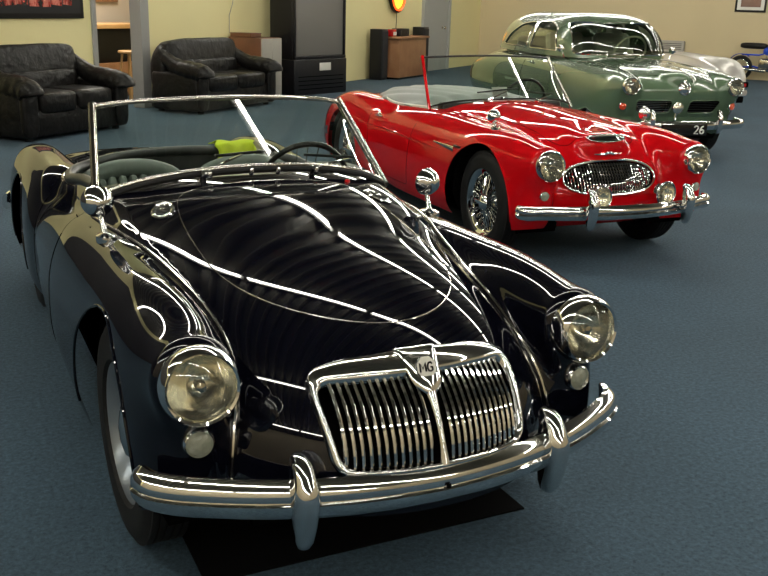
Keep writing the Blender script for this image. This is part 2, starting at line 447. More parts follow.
# ---- ceiling fixtures
fx = RT('ceiling_light', 0, 3, CEIL_Z-.02); tag(fx, 'long white fluorescent batten fixed beneath the dark ribbed ceiling', 'ceiling light', 'fluorescent battens in rows on the ceiling')
MB().box((0, 0, -.03), (2.36, .14, .05), bev=.01).build('housing', 'fixture_white', fx)
MB().tube([(-1.15, 0, -.085), (1.15, 0, -.085)], .03, 10).build('tube', 'tube_glow', fx)
LROWS = [(ds, -12.5+2.46*i) for ds in LIGHT_D for i in range(12)] if LIGHT_DIR == 's' else [(1.2+2.46*i, ss) for ss in LIGHT_S for i in range(8)]
for q, (dd, ss) in enumerate(LROWS):
    o = fx if q == 0 else fx.copy()
    if q:
        COL.objects.link(o)
        for ch in fx.children: c = ch.copy(); COL.objects.link(c); c.parent = o
    o.location = RP(ss, dd, CEIL_Z-.02); o.rotation_euler = (0, 0, RA if LIGHT_DIR == 's' else RA+PI/2)

# ------------------------------------------------------------------ shared car parts
def disc_tyre(parent, x, y, r, w, sx, style, steer=0.):
    wh = empty('wheel', (sx*x, y, r), steer, parent)
    a = (sx, 0, 0); h = w/2
    P = [(r-.125, -h*.7), (r-.11, -h*.95), (r-.06, -h), (r-.025, -h*.93), (r-.008, -h*.75)]
    tr = []
    for k in range(5):
        c = -h*.62+k*h*.31
        tr += [(r, c-h*.11), (r, c+h*.11), (r-.008, c+h*.125), (r-.008, c+h*.185)]
    P += tr[:-1] + [(r-.008, h*.75), (r-.025, h*.93), (r-.06, h), (r-.11, h*.95), (r-.125, h*.7)]
    MB().lathe(P, (0, 0, 0), a, 48).build('tyre', 'rubber', wh)
    ri = r-.118
    if style == 'disc':
        MB().lathe([(ri, -h*.7), (ri+.012, -h*.75), (ri+.012, -h*.6), (ri-.02, -h*.5), (ri-.025, h*.45), (ri+.012, h*.72), (ri+.014, h*.80), (ri-.004, h*.80), (ri-.02, h*.6), (ri-.035, h*.25), (.13, h*.30), (.10, h*.52), (.085, h*.42), (0, h*.42)], (0, 0, 0), a, 48).build('rim', 'steel_paint', wh)
        MB().lathe([(.082, h*.42), (.08, h*.6), (.065, h*.78), (.03, h*.88), (0, h*.9)], (0, 0, 0), a, 28).build('hub_cap', 'chrome', wh)
        for k in range(8):
            t = 2*PI*k/8; MB().lathe([(0, .004), (.016, .003), (.017, 0)], (sx*h*.31, .158*math.cos(t), .158*math.sin(t)), a, 8).build('rim_hole', 'black_void', wh)
    else:
        MB().lathe([(ri+.012, -h*.75), (ri-.012, -h*.5), (ri-.022, -h*.1), (ri-.022, h*.1), (ri-.012, h*.5), (ri+.014, h*.78), (ri+.014, h*.86), (ri-.004, h*.82), (ri-.03, h*.5), (ri-.034, 0), (ri-.03, -h*.5)], (0, 0, 0), a, 48).build('rim', 'chrome', wh)
        MB().lathe([(.045, -h*.4), (.05, -h*.3), (.035, 0), (.035, h*.5), (.055, h*.7), (.05, h*.85), (.03, h*1.0), (0, h*1.02)], (0, 0, 0), a, 20).box((sx*h*.9, 0, 0), (.02, .17, .028), bev=.006).build('hub', 'chrome', wh)
        mb = MB(); K = 24
        for k in range(K):
            for sg, off, rr in ((1, .6, .036), (-1, .55, .036), (1, -.3, .045), (-1, -.3, .045)):
                t = 2*PI*(k+(.5 if sg < 0 else 0))/K; t2 = t+sg*.42
                mb.tube([(sx*h*off, rr*math.cos(t2*1), rr*math.sin(t2)), (sx*h*(.05 if off > 0 else .25), (ri-.026)*math.cos(t), (ri-.026)*math.sin(t))], .0024, 4, caps=False)
        mb.build('wire_spokes', 'chrome', wh)
        MB().lathe([(ri-.03, -h*.55), (0, -h*.6)], (0, 0, 0), a, 32).build('brake_drum', 'black_void', wh)
    return wh
def headlight(parent, p, r, ax=(0, -1, .03), peak=.0):
    h = empty('headlight', p, 0, parent)
    MB().lathe([(r*1.0, -.05), (r*1.06, -.02), (r*1.06, .0), (r*1.02, .016), (r*.95, .026), (r*.89, .022), (r*.87, .008), (r*.86, -.01)], (0, 0, 0), ax, 48).build('headlight_rim', 'chrome', h)
    MB().lathe([(r*.87, .004), (r*.7, -.02), (r*.45, -.045), (r*.2, -.06), (0, -.065)], (0, 0, 0), ax, 36).build('reflector', 'reflector', h)
    MB().lathe([(r*.885, .010), (r*.8, .022), (r*.6, .036), (r*.3, .045), (0, .048)], (0, 0, 0), ax, 40).build('lens', 'lens_glass', h)
    mb = MB().lathe([(0, .012), (r*.13, .008), (r*.16, -.008), (r*.13, -.02)], (0, 0, 0), ax, 16)
    mb.build('bulb_shield', 'satin_metal', h)
    return h
def small_lamp(parent, name, p, r, lensm, ax=(0, -1, 0), dome=.018):
    h = empty(name, p, 0, parent)
    MB().lathe([(r*1.05, -.03), (r*1.16, -.005), (r*1.14, .010), (r*1.0, .016), (r*.9, .010)], (0, 0, 0), ax, 28).build('bezel', 'chrome', h)
    MB().lathe([(r*.93, .010), (r*.8, .010+dome*.25), (r*.4, .010+dome*.5), (0, .010+dome*.6)], (0, 0, 0), ax, 28).build('lens', lensm, h)
    return h
def fender_mirror(parent, base, head, r, ax=(0, 1, 0)):
    h = empty('wing_mirror', (0, 0, 0), 0, parent)
    b = Vector(base); c = Vector(head)
    MB().lathe([(0, .022), (r*.25, .02), (r*.6, .012), (r*.62, .0), (r*.6, -.01)], base, (0, 0, 1), 20, 1, 1.6, (1, 0, 0)).build('mirror_foot', 'chrome', h)
    MB().tube([b+Vector((0, 0, .01)), b*.45+c*.55+Vector((0, .012, 0)), c], [.010, .008, .009], 10).build('mirror_stem', 'chrome', h)
    MB().lathe([(0, -r*.95), (r*.35, -r*.9), (r*.68, -r*.68), (r*.92, -r*.3), (r, 0), (r*1.02, r*.1), (r*.97, r*.16), (r*.92, r*.12)], c, ax, 28).build('mirror_shell', 'chrome', h)
    MB().lathe([(r*.93, r*.13), (0, r*.13)], c, ax, 28).build('mirror_glass', 'chrome', h)
    return h
def overrider(parent, x, y, z0, z1, w, d, m='chrome'):
    mb = MB(); V = []; F = []; K = 20
    H = z1-z0
    #       t,   half width, half depth, y shift
    st = [(0, .25, .3, .25), (.03, .45, .5, .18), (.12, .66, .72, .08), (.3, .82, .9, .0), (.5, .95, 1., -.05), (.62, 1., 1.02, -.05), (.72, .97, .98, .0), (.78, .82, .9, .12), (.86, .78, .85, .28), (.94, .68, .7, .5), (.985, .45, .45, .65), (1., .15, .15, .7)]
    for t, a, b, s in st:
        for k in range(K):
            q = 2*PI*k/K; V.append((x+w*a*math.copysign(abs(math.cos(q))**.8, math.cos(q)), y+d*s+d*b*math.copysign(abs(math.sin(q))**.8, math.sin(q)), z0+H*t))
    n = len(st)
    for i in range(n-1):
        for k in range(K): F.append((i*K+k, i*K+(k+1) % K, (i+1)*K+(k+1) % K, (i+1)*K+k))
    F.append(tuple(range(K))); F.append(tuple(range((n-1)*K, n*K)))
    return mb.add(V, F).build('overrider', m, parent)
def sweep_bumper(parent, path, sec, name='bumper', m='chrome'):
    """path (x,y,z) left to right, section (out,up); out is away from the car"""
    P = [Vector(p) for p in path]; V = []; F = []; K = len(sec)
    for i, p in enumerate(P):
        t = (P[min(i+1, len(P)-1)]-P[max(i-1, 0)]); t.z = 0; t.normalize()
        nrm = Vector((t.y, -t.x, 0)); e = min(1, min(i, len(P)-1-i)*.30+.35)
        for a, b in sec: V.append(p+nrm*a*(.6+.4*e)+Vector((0, 0, b*(.80+.2*e))))
    for i in range(len(P)-1):
        for k in range(K): F.append((i*K+k, i*K+(k+1) % K, (i+1)*K+(k+1) % K, (i+1)*K+k))
    F.append(tuple(range(K))); F.append(tuple(range((len(P)-1)*K, len(P)*K)))
    return MB().add(V, F).build(name, m, parent)
def patch(F, outer, inner, m, parent, name, offs, axis='front', mid=5, close=True):
    """band between two outlines in the front view, laid on the field surface; offs: offset profile"""
    n = len(outer); rows = []
    for j in range(mid+1):
        t = j/mid
        c = front_curve(F, [(o[0]*(1-t)+i[0]*t, o[1]*(1-t)+i[1]*t) for o, i in zip(outer, inner)])
        g = grad(F, c, .01); N = g/np.linalg.norm(g, axis=1)[:, None]
        rows.append(c+N*offs(t))
    V = [tuple(p) for r in rows for p in r]; Fc = []
    for j in range(mid):
        for k in range(n if close else n-1): Fc.append((j*n+k, j*n+(k+1) % n, (j+1)*n+(k+1) % n, (j+1)*n+k))
    return MB().add(V, Fc).build(name, m, parent, sharp=False)
def resample(poly, n, closed=True):
    P = [np.array(p, float) for p in poly]; 
    if closed: P.append(P[0])
    L = [0]
    for a, b in zip(P[:-1], P[1:]): L.append(L[-1]+np.linalg.norm(b-a))
    T = np.linspace(0, L[-1], n+1 if closed else n)[:n]
    A = np.array(P); return [tuple(np.interp(t, L, A[:, i]) for i in range(A.shape[1])) for t in T]
def roundpoly(poly, r, k=6):
    out = []; n = len(poly)
    rr = r if hasattr(r, '__len__') else [r]*n
    for i in range(n):
        a, b, c = (Vector((*poly[(i+j) % n], 0)) for j in (-1, 0, 1))
        u = (a-b); v = (c-b); d = min(rr[i], u.length*.48, v.length*.48); u.normalize(); v.normalize()
        p0 = b+u*d; p2 = b+v*d
        for q in range(k+1):
            t = q/k; p = p0*(1-t)**2+b*2*t*(1-t)+p2*t*t; out.append((p.x, p.y))
    return out
def arch_lip(F, y0, z0, r, sx, parent, m, a0=-.12, a1=PI+.12, zmin=.2):
    yz = [(y0-r*math.cos(a), z0+r*math.sin(a)) for a in np.linspace(a0, a1, 50)]
    yz = [q for q in yz if q[1] > zmin]
    c = side_curve(F, yz, sx)
    if len(c) > 3: MB().tube([tuple(p) for p in c], .0045, 8).build('wheel_arch_lip', m, parent)
def wheel_well(parent, y, z, r, x0, x1, sx):
    T = [a for a in np.linspace(-.34, PI+.34, 44)]; n = len(T)
    V = [(sx*x0, y+r*math.cos(a), z+r*math.sin(a)) for a in T]+[(sx*(x1-.05*min(1, max(0, -math.sin(a)*3))), y+r*math.cos(a), z+r*math.sin(a)) for a in T]
    MB().add(V, [(i, i+1, n+i+1, n+i) for i in range(n-1)]+[tuple(range(n))]).build('wheel_well', 'black_void', parent)
def seat(parent, x, y, z, w, m, back_h=.5, lean=.25, n=9, name='seat'):
    s = empty(name, (x, y, z), 0, parent)
    def pad(a, b, c, d_, rx, nm):
        # pleated cushion: rolls side by side
        mb = MB(); R = Matrix.Rotation(rx, 3, 'X')
        for k in range(n):
            xx = -w/2+w*(k+.5)/n; hh = 1-.10*abs(2*(k+.5)/n-1)**3
            mb.ellipsoid((0, 0, 0), (w/n*.58, b/2, c/2*hh), 10, 10, .55)
            q = len(mb.v)-11*10
            mb.v[q:] = [tuple(R @ Vector(p)+Vector((xx, a, d_+(hh-1)*c/2))) for p in mb.v[q:]]
        mb.build(nm, m, s)
    pad(-.02, .50, .14, .0, 0, 'cushion')
    pad(.27+.05, .13, back_h, back_h*.5, -lean, 'backrest')
    # bolster frame round the back
    R = Matrix.Rotation(-lean, 3, 'X')
    pth = spline([(-w/2-.01, 0, -.2), (-w/2-.02, 0, .05), (-w/2+.01, 0, back_h*.42), (-w/2+.10, 0, back_h*.53), (0, 0, back_h*.56), (w/2-.10, 0, back_h*.53), (w/2-.01, 0, back_h*.42), (w/2+.02, 0, .05), (w/2+.01, 0, -.2)], 5)
    MB().tube([tuple(R @ Vector(p)+Vector((0, .34, back_h*.5))) for p in pth], .045, 10).build('bolster', m, s)
    MB().box((0, 0, 0), (w, .06, back_h), bev=.03).build('seat_back_shell', 'vinyl_dark', s).matrix_local = Matrix.Translation((0, .39, back_h*.48)) @ Matrix.Rotation(-lean, 4, 'X')
    return s
def steering_wheel(parent, c, r, tilt, m='black_enamel'):
    s = empty('steering_wheel', c, 0, parent); ax = Vector((0, -math.cos(tilt), -math.sin(tilt)))*-1
    x = Vector((1, 0, 0)); y = ax.cross(x)
    ring = [x*math.cos(t)*r+y*math.sin(t)*r for t in np.linspace(0, 2*PI, 48, endpoint=False)]
    MB().tube(ring, .012, 10, closed=True).build('wheel_rim', m, s)
    mb = MB()
    for t0 in (0, PI/2*1.0, PI, -PI/2):
        for k in (-.05, 0, .05):
            u = x*math.cos(t0)+y*math.sin(t0); v = x*-math.sin(t0)+y*math.cos(t0)
            mb.tube([v*k*.6, u*r*.97+v*k], .0025, 5)
    mb.build('wheel_spokes', 'chrome', s)
    MB().lathe([(0, .03), (.03, .025), (.045, 0), (.03, -.02), (.02, -.25)], (0, 0, 0), ax, 18).build('wheel_boss', m, s)
    return s
def windscreen(parent, bot, top, fr, post_m='chrome', top_m='chrome', thick=.015, n=24):
    """curved screen: bot/top = lists of points, left to right"""
    B = resample(spline(bot, 12), n, False); T = resample(spline(top, 12), n, False)
    w = empty('windscreen', (0, 0, 0), 0, parent)
    V = []; F = []; J = 6
    for b, t in zip(B, T):
        for j in range(J+1): V.append(tuple(np.array(b)*(1-j/J)+np.array(t)*j/J))
    for i in range(n-1):
        for j in range(J): F.append((i*(J+1)+j, (i+1)*(J+1)+j, (i+1)*(J+1)+j+1, i*(J+1)+j+1))
    MB().add(V, F).build('pane', 'glass', w, sharp=False)
    MB().tube(T, fr, 12).build('top_frame', top_m, w)
    MB().tube(B, fr*.9, 10).build('bottom_frame', post_m, w)
    for k, (b, t) in enumerate(((B[0], T[0]), (B[-1], T[-1]))):
        b = Vector(b); t = Vector(t)
        MB().tube([b-(t-b)*.06, t+(t-b)*.03], thick, 10, sec=[(math.cos(a), 1.15*math.sin(a)) for a in np.linspace(0, 2*PI, 13)[:-1]], up=(0, -1, .2)).build('windscreen_post', post_m, w)
    return w, B, T
def wiper(parent, piv, tip, nrm=(0, -1, .8), blade=None):
    w = empty('wiper', (0, 0, 0), 0, parent); p = Vector(piv); t = Vector(tip)
    MB().lathe([(.011, -.03), (.014, 0), (.012, .018), (0, .022)], piv, nrm, 14).build('wiper_pivot', 'chrome', w)
    MB().tube([p+Vector(nrm)*.012, (p+t)/2+Vector(nrm)*.012, t], [.006, .005, .004], 8).build('wiper_arm', 'chrome', w)
    if blade is not None:
        MB().tube([Vector(b) for b in blade], .006, 6).build('wiper_blade', 'dark_metal', w)
    return w
def digits(txt, h, t, m, parent, name, M4):
    """stroke lettering; M4 places the x-right, z-up plane"""
    G = {'2': [[(0, .8), (.1, .95), (.3, 1), (.5, .9), (.55, .72), (.45, .5), (0, 0), (.58, 0)]],
         '6': [[(.5, .95), (.25, .85), (.05, .5), (.02, .25), (.15, .03), (.35, 0), (.55, .15), (.55, .4), (.35, .53), (.12, .42)]],
         'M': [[(0, 0), (.03, 1), (.36, .35), (.69, 1), (.72, 0)]],
         'G': [[(.6, .82), (.42, 1), (.2, .97), (.03, .7), (0, .35), (.12, .06), (.35, 0), (.6, .12), (.6, .45), (.36, .45)]],
         '7': [[(0, 1), (.55, 1), (.2, 0)]], '4': [[(.42, 0), (.42, 1), (0, .33), (.58, .33)]], '5': [[(.55, 1), (.1, 1), (.06, .55), (.35, .6), (.55, .4), (.52, .12), (.28, 0), (0, .1)]]}
    mb = MB(); x = 0
    for ch in txt:
        if ch == ' ': x += .5*h; continue
        for st in G[ch]: mb.tube([tuple(M4 @ Vector((x+a*h, 0, b*h))) for a, b in st], t, 6)
        x += h*(.95 if ch == 'M' else .8)
    return mb.build(name, m, parent, sharp=False)

# ================================================================== black roadster
car = empty('roadster', (0, 0, 0)); tag(car, 'glossy black open two-seat roadster with vertical-bar chrome grille parked nearest the camera', 'car')
mg = car
t_mg = Prof([(-.9, .795), (-.3, .806), (0, .830), (.45, .893), (.80, .934), (1.15, .950), (1.8, .845), (2.4, .80), (3.2, .72)], .22)
a_mg = Prof([(-.8, .56), (-.2, .62), (.4, .88), (.9, 1.18), (1.9, 1.0), (2.6, .72), (3.2, .55)], .25)
cB = Prof([(-.6, .765), (-.2, .792), (.1, .802), (.5, .80), (.9, .785), (1.4, .74)], .22)
xB = Prof([(-.6, .563), (0, .572), (.8, .575), (1.5, .56)], .1)
cC = Prof([(1.4, .74), (1.9, .79), (2.35, .825), (2.8, .79), (3.2, .68)], .15)
aD = Prof([(0, .70), (1., .722), (2.4, .715), (3.2, .60)], .15)
def mgA(X, Y, Z):
    X = np.abs(X)
    A = pod(X, Y, Z, 0., .35, a_mg, lambda y: t_mg(y)-.35, .22, 2.2, (.2, .95, 3.2), (2.3, .92))
    return smax(A, X-.60, .10)
def mgB(X, Y, Z):
    X = np.abs(X)
    B = pod(X, Y, Z, xB, .42, .163, lambda y: cB(y)-.42, .30, 2.4, (.1, .62, 3.6), (.8, 1.3))
    H = pod(X, Y, Z, .564, .672, .108, .108, .108, 2.0, (-.47, .05, 3), (-.30, .55), .1)
    return smin(B, H, .07)
def mgD(X, Y, Z):
    X = np.abs(X)
    D = pod(X, Y, Z, 0., .42, aD, .305, .27, 3.4, (.45, .75), (2.7, .47))
    C = pod(X, Y, Z, .575, .42, .158, lambda y: cC(y)-.42, .28, 2.5, (2.03, .33, 3.0), (2.72, .47))
    return smin(D, C, .05)
def mgF(X, Y, Z):
    return smin(smin(mgA(X, Y, Z), mgB(X, Y, Z), .028), mgD(X, Y, Z), .05)
Vb, Fb = shell(mgF, (0, -.86, .08), (.86, 3.45, 1.06), .012)
# underside
Vb, _, Fb = clip(Vb, Fb, lambda x, y, z: z-(.20+.14*np.clip((-.2-y)/.3, 0, 1)))
# wheel openings
for (y0, z0, r) in ((0.0, .335, .375), (2.388, .335, .355)):
    Vb, _, Fb = clip(Vb, Fb, lambda x, y, z: np.maximum(np.hypot(y-y0, z-z0)-r, .46-np.abs(x)))
# grille opening
gO = roundpoly([(-.275, .440), (.275, .440), (.302, .655), (.20, .685), (0, .702), (-.20, .685), (-.302, .655)], [.05, .05, .07, .2, .2, .2, .07])
gI = roundpoly([(-.250, .463), (.250, .463), (.276, .632), (.16, .643), (0, .648), (-.16, .643), (-.276, .632)], [.03, .03, .035, .2, .2, .2, .035])
gs = sdf_poly(gI)
Vb, _, Fb = clip(Vb, Fb, lambda x, y, z: np.maximum(gs(x, z)-.008, y+.2))
Vb, Fb = lamp_holes(Vb, Fb, .564, .675, .082)
# cockpit opening
cockpit = roundpoly([(-.545, .93), (-.30, .815), (0, .775), (.30, .815), (.545, .93), (.56, 1.75), (.36, 1.93), (0, 1.97), (-.36, 1.93), (-.56, 1.75)], [.06, .3, .3, .3, .06, .25, .3, .3, .3, .25])
cs = sdf_poly(cockpit)
Vb, _, Fb = clip(Vb, Fb, lambda x, y, z: np.maximum(cs(x, y), .5-z))
# doors
door_poly = roundpoly([(.98, .90), (1.02, .24), (1.72, .26), (1.80, .90)], [.01, .06, .10, .01])
ds = sdf_poly(door_poly)
Vb, Fdoor, Fb = clip(Vb, Fb, lambda x, y, z: np.maximum(ds(y, z), .5-np.abs(x)))
# bonnet lid
lid = [(.372*math.sin(t), .15-.60*math.cos(t)) for t in np.linspace(-PI/2, PI/2, 28)]
lr = [(.372, .28), (.366, .42), (.350, .54), (.320, .63), (.255, .675), (.10, .695)]
lid = lid + lr + [(-x, y) for x, y in reversed(lr)]
lid = [(x, y) for x, y in spline(lid, 3, True)]
ls = sdf_poly(lid)
Vb, Flid, Fb = clip(Vb, Fb, lambda x, y, z: np.maximum(ls(x, y), .45-z))
boot = roundpoly([(-.36, 2.25), (.36, 2.25), (.33, 2.8), (.22, 3.05), (-.22, 3.05), (-.33, 2.8)], .09)
bs = sdf_poly(boot)
Vb, Fboot, Fb = clip(Vb, Fb, lambda x, y, z: np.maximum(bs(x, y), .45-z))
shell_obj('body', Vb, Fb, mgF, 'black_paint', car)
shell_obj('bonnet', Vb, Flid, mgF, 'black_paint', car, .0015)
shell_obj('boot_lid', Vb, Fboot, mgF, 'black_paint', car, .001)
dl = [f for f in Fdoor if Vb[f[0]][0] < 0]; dr = [f for f in Fdoor if Vb[f[0]][0] > 0]
shell_obj('door', Vb, dl, mgF, 'black_paint', car, .0005); shell_obj('door', Vb, dr, mgF, 'black_paint', car, .0005)
def seam(F, crv, m='black_paint', r=.0028, parent=None, closed=True, name='panel_seam', lift=.0):
    g = grad(F, crv, .005); N = g/np.linalg.norm(g, axis=1)[:, None]
    return MB().tube([tuple(p) for p in crv+N*lift], r, 6, closed=closed).build(name, m, parent)
seam(mgF, top_curve(mgF, resample(lid, 150)), 'satin_metal', .0021, car, name='bonnet_seam', lift=.0006)
seam(mgF, top_curve(mgF, resample(boot, 80)), 'black_void', .002, car, name='boot_seam')
for sx in (-1, 1):
    seam(mgF, side_curve(mgF, [q for q in resample(door_poly, 110) if q[1] < .72], sx), 'black_void', .0022, car, closed=False, name='door_seam')
# beading between wings and bonnet
def two(Fa, Fc, p, free):
    p = np.array(p, float)
    for _ in range(40):
        f = np.array([Fa(*p[:, None])[0], Fc(*p[:, None])[0]]); J = []
        for i in free:
            d = np.zeros(3); d[i] = 1e-4
            J.append([(Fa(*(p+d)[:, None])[0]-f[0])/1e-4, (Fc(*(p+d)[:, None])[0]-f[1])/1e-4])
        J = np.array(J).T
        try: st = np.linalg.solve(J+1e-9*np.eye(2), -f)
        except Exception: break
        st = np.clip(st, -.03, .03); p[free[0]] += st[0]; p[free[1]] += st[1]
        if abs(f).max() < 1e-5: break
    return p, abs(f).max()
bead = []
for z in np.arange(.40, .60, .015):
    p, e = two(mgA, mgB, (.485 if not bead else bead[-1][0], -.52 if not bead else bead[-1][1], z), (0, 1))
    if e < 1e-3: bead.append(p)
y = bead[-1][1]+.015
while y < .86:
    p, e = two(mgA, mgB, (bead[-1][0], y, bead[-1][2]), (0, 2))
    if e < 1e-3 and np.linalg.norm(p-bead[-1]) < .08: bead.append(p)
    y += .03
print('bead', len(bead), np.round(bead[0], 3), np.round(bead[-1], 3), np.round(bead[len(bead)//2], 3))
bead = np.array(bead)
for sx in (-1, 1):
    b = bead.copy(); b[:, 0] *= sx
    b = project(mgF, b, 4); g = grad(mgF, b, .02); N = g/np.linalg.norm(g, axis=1)[:, None]
    MB().tube([tuple(p) for p in b+N*.003], .0062, 8).build('wing_bead', 'satin_metal', car)
for sx in (-1, 1):
    arch_lip(mgF, 0., .335, .375, sx, car, 'black_paint'); arch_lip(mgF, 2.388, .335, .355, sx, car, 'black_paint')
    wheel_well(car, 0, .335, .380, .36, .665, sx); wheel_well(car, 2.388, .335, .358, .36, .665, sx)
    disc_tyre(car, .605, 0, .33, .145, sx, 'disc', .04); disc_tyre(car, .60, 2.388, .33, .145, sx, 'disc')
# floor pan
MB().box((0, 1.5, .21), (1.20, 3.0, .03)).build('floor_pan', 'black_void', car)
MB().box((0, 0, .33), (.85, 1.0, .18)).build('engine_block', 'black_void', car)
# grille
gr = empty('grille', (0, 0, 0), 0, car)
n = 160
O = resample(gO, n); I = resample(gI, n)
i0 = min(range(n), key=lambda k: math.hypot(I[k][0]-O[0][0], I[k][1]-O[0][1])); I = I[i0:]+I[:i0]
# match by polar angle for an even band
def polar(poly, c, n):
    a = np.array(poly)-c; th = np.arctan2(a[:, 1], a[:, 0]); r = np.hypot(a[:, 0], a[:, 1])
    P = resample(poly, 1200); a = np.array(P)-c; th = np.arctan2(a[:, 1], a[:, 0]); out = []
    for k in range(n):
        t = -PI+2*PI*(k+.5)/n; j = np.argmin(np.abs(np.angle(np.exp(1j*(th-t))))); out.append(P[j])
    return out
c0 = np.array([0, .56]); 
# corner-aware correspondence: same fraction between corner marks
def corr(poly, marks, counts):
    P = resample(poly, 2000); A = np.array(P); idx = [int(np.argmin(((A-m)**2).sum(1))) for m in marks]; out = []
    for q in range(len(marks)):
        a = idx[q]; b = idx[(q+1) % len(marks)]
        if b <= a: b += len(P)
        for k in range(counts[q]): out.append(P[int(a+(b-a)*k/counts[q]) % len(P)])
    return out
cnt = [40, 24, 30, 30, 24]
Oc = corr(gO, [(-.275, .440), (.275, .440), (.302, .655), (0, .702), (-.302, .655)], cnt)
Ic = corr(gI, [(-.250, .463), (.250, .463), (.276, .632), (0, .648), (-.276, .632)], cnt)
surround = patch(mgF, Oc, Ic, 'chrome', gr, 'grille_surround', lambda t: -.003+.018*math.sin(min(1, t*1.1)*PI*.75)**.7 if t < .9 else .007-.12*(t-.9), mid=10)
# inner lip
Il = [(x*.985, .55+(z-.55)*.97) for x, z in Ic]
# recess
rc = front_curve(mgF, Ic); rb = rc.copy(); rb[:, 1] += .12
V = [tuple(p) for p in np.concatenate([rc, rb])]; k = len(rc)
MB().add(V, [(i, (i+1) % k, (i+1) % k+k, i+k) for i in range(k)]+[tuple(range(k, 2*k))]).build('grille_recess', 'black_void', gr)
# bars
for sx in (-1, 1):
    for i in range(12):
        x = sx*(.030+i*.0193); ztop = .646-.012*(abs(x)/.25)**2
        pts = front_curve(mgF, [(x*(1+.0*z), z) for z in np.linspace(.462, ztop, 9)])
        pts[:, 1] += .008-.012*np.sin(np.linspace(0, PI, 9))
        MB().tube([tuple(p) for p in pts], .0072, 8, sec=[(math.cos(a)*.85, math.sin(a)*1.3) for a in np.linspace(0, 2*PI, 9)[:-1]], up=(0, -1, 0)).build('grille_bar', 'chrome', gr)
pts = front_curve(mgF, [(0, z) for z in np.linspace(.455, .615, 8)]); pts[:, 1] -= .006
MB().tube([tuple(p) for p in pts], [.014, .011, .009, .009, .009, .010, .012, .016], 10).build('grille_divider', 'chrome', gr)
# badge shield
sh = roundpoly([(-.062, .697), (.062, .697), (.047, .655), (.040, .628), (0, .600), (-.040, .628), (-.047, .655)], [.004, .004, .03, .03, .02, .03, .03])
shv = front_curve(mgF, resample(sh, 60)); shc = front_curve(mgF, [(0, .66)])[0]
V = [tuple(p+np.array([0, -.010, .004])) for p in shv]+[tuple(p*.85+shc*.15+np.array([0, -.020, .009])) for p in shv]+[tuple(shc+np.array([0, -.024, .011]))]
k = 60
mb = MB().add(V, [(i, (i+1) % k, (i+1) % k+k, i+k) for i in range(k)]+[(k+i, k+(i+1) % k, 2*k) for i in range(k)])
bd = mb.build('badge_shield', 'chrome', gr, sharp=False)
nb = Vector((0, -.90, .43)).normalized(); bc = Vector(shc)+Vector((0, -.031, .012))
up = (Vector((0, 0, 1))-nb*nb.z).normalized(); rt = up.cross(nb)*-1
rt = Vector((1, 0, 0)); up = rt.cross(nb)*-1 if rt.cross(nb).z < 0 else rt.cross(nb)
M4 = Matrix(((rt.x, nb.x, up.x, bc.x), (rt.y, nb.y, up.y, bc.y), (rt.z, nb.z, up.z, bc.z), (0, 0, 0, 1)))
oc = [(math.cos(PI/8+k*PI/4), math.sin(PI/8+k*PI/4)) for k in range(8)]
def octo(r, t0, t1, name, m):
    V = [tuple(M4 @ Vector((a*r, t0, b*r*1.05))) for a, b in oc]+[tuple(M4 @ Vector((a*r, t1, b*r*1.05))) for a, b in oc]
    return MB().add(V, [tuple(range(8)), tuple(range(8, 16))]+[(i, (i+1) % 8, (i+1) % 8+8, i+8) for i in range(8)]).build(name, m, gr, smooth=False)
octo(.0315, -.004, .001, 'badge_border', 'black_enamel'); octo(.0285, .0, .0018, 'badge_face', 'white_trim'); 
digits('MG', .023, .0028, 'black_enamel', gr, 'badge_letters', M4 @ Matrix.Translation((-.0195, .0022, -.0115)))
# headlights, lamps
for sx in (-1, 1):
    h = headlight(car, (sx*.564, -.545, .675), .094, (sx*.03, -1, .06)); 
    small_lamp(car, 'side_lamp', (sx*.567, front_curve(mgF, [(sx*.567, .517)])[0][1]-.004, .517), .034, 'sidelight', (sx*.05, -1, .05), .022)
# bumper
path = [(-.704, -.465, .412), (-.697, -.495, .412), (-.678, -.530, .411)] 
xs = np.linspace(-.63, .63, 25); path += [(x, -.735+.185*(abs(x)/.66)**2.2, .400+.015*abs(x)) for x in xs]; path += [(-a, b, c) for a, b, c in reversed(path[:3])]
path = spline(path, 3)
sec = [(-.012, -.050), (.004, -.052), (.020, -.040), (.031, -.020), (.033, -.004), (.026, .000), (.030, .008), (.029, .024), (.018, .043), (.0, .053), (-.012, .050), (-.004, .0)]
bp = sweep_bumper(car, path, sec); bp.name = 'front_bumper'
for sx in (-1, 1):
    overrider(car, sx*.361, -.700, .275, .515, .036, .050)
    MB().box((sx*.361, -.60, .40), (.04, .20, .05), bev=.008).build('bumper_bracket', 'dark_metal', car)
mb = MB().lathe([(0, .004), (.008, .003), (.009, 0)], (.0, -.768, .407), (0, -1, 0), 4); mb.build('bumper_hole', 'black_void', car)
# rear bumper
sweep_bumper(car, [(-a, 2.68-b*1.0, c) for a, b, c in [(-.74, -.38, .42), (-.68, -.55, .42), (-.36, -.66, .42), (0, -.69, .42), (.36, -.66, .42), (.68, -.55, .42), (.74, -.38, .42)]], sec, 'rear_bumper')
# windscreen
bot = [(-.572, .850, .862), (-.45, .800, .915), (-.25, .772, .952), (0, .762, .964), (.25, .772, .952), (.45, .800, .915), (.572, .850, .862)]
top = [(-.515, 1.185, 1.145), (-.38, 1.135, 1.167), (-.2, 1.105, 1.178), (0, 1.094, 1.182), (.2, 1.105, 1.178), (.38, 1.135, 1.167), (.515, 1.185, 1.145)]
wsn, Bp, Tp = windscreen(car, bot, top, .0095, 'satin_metal', 'satin_metal')
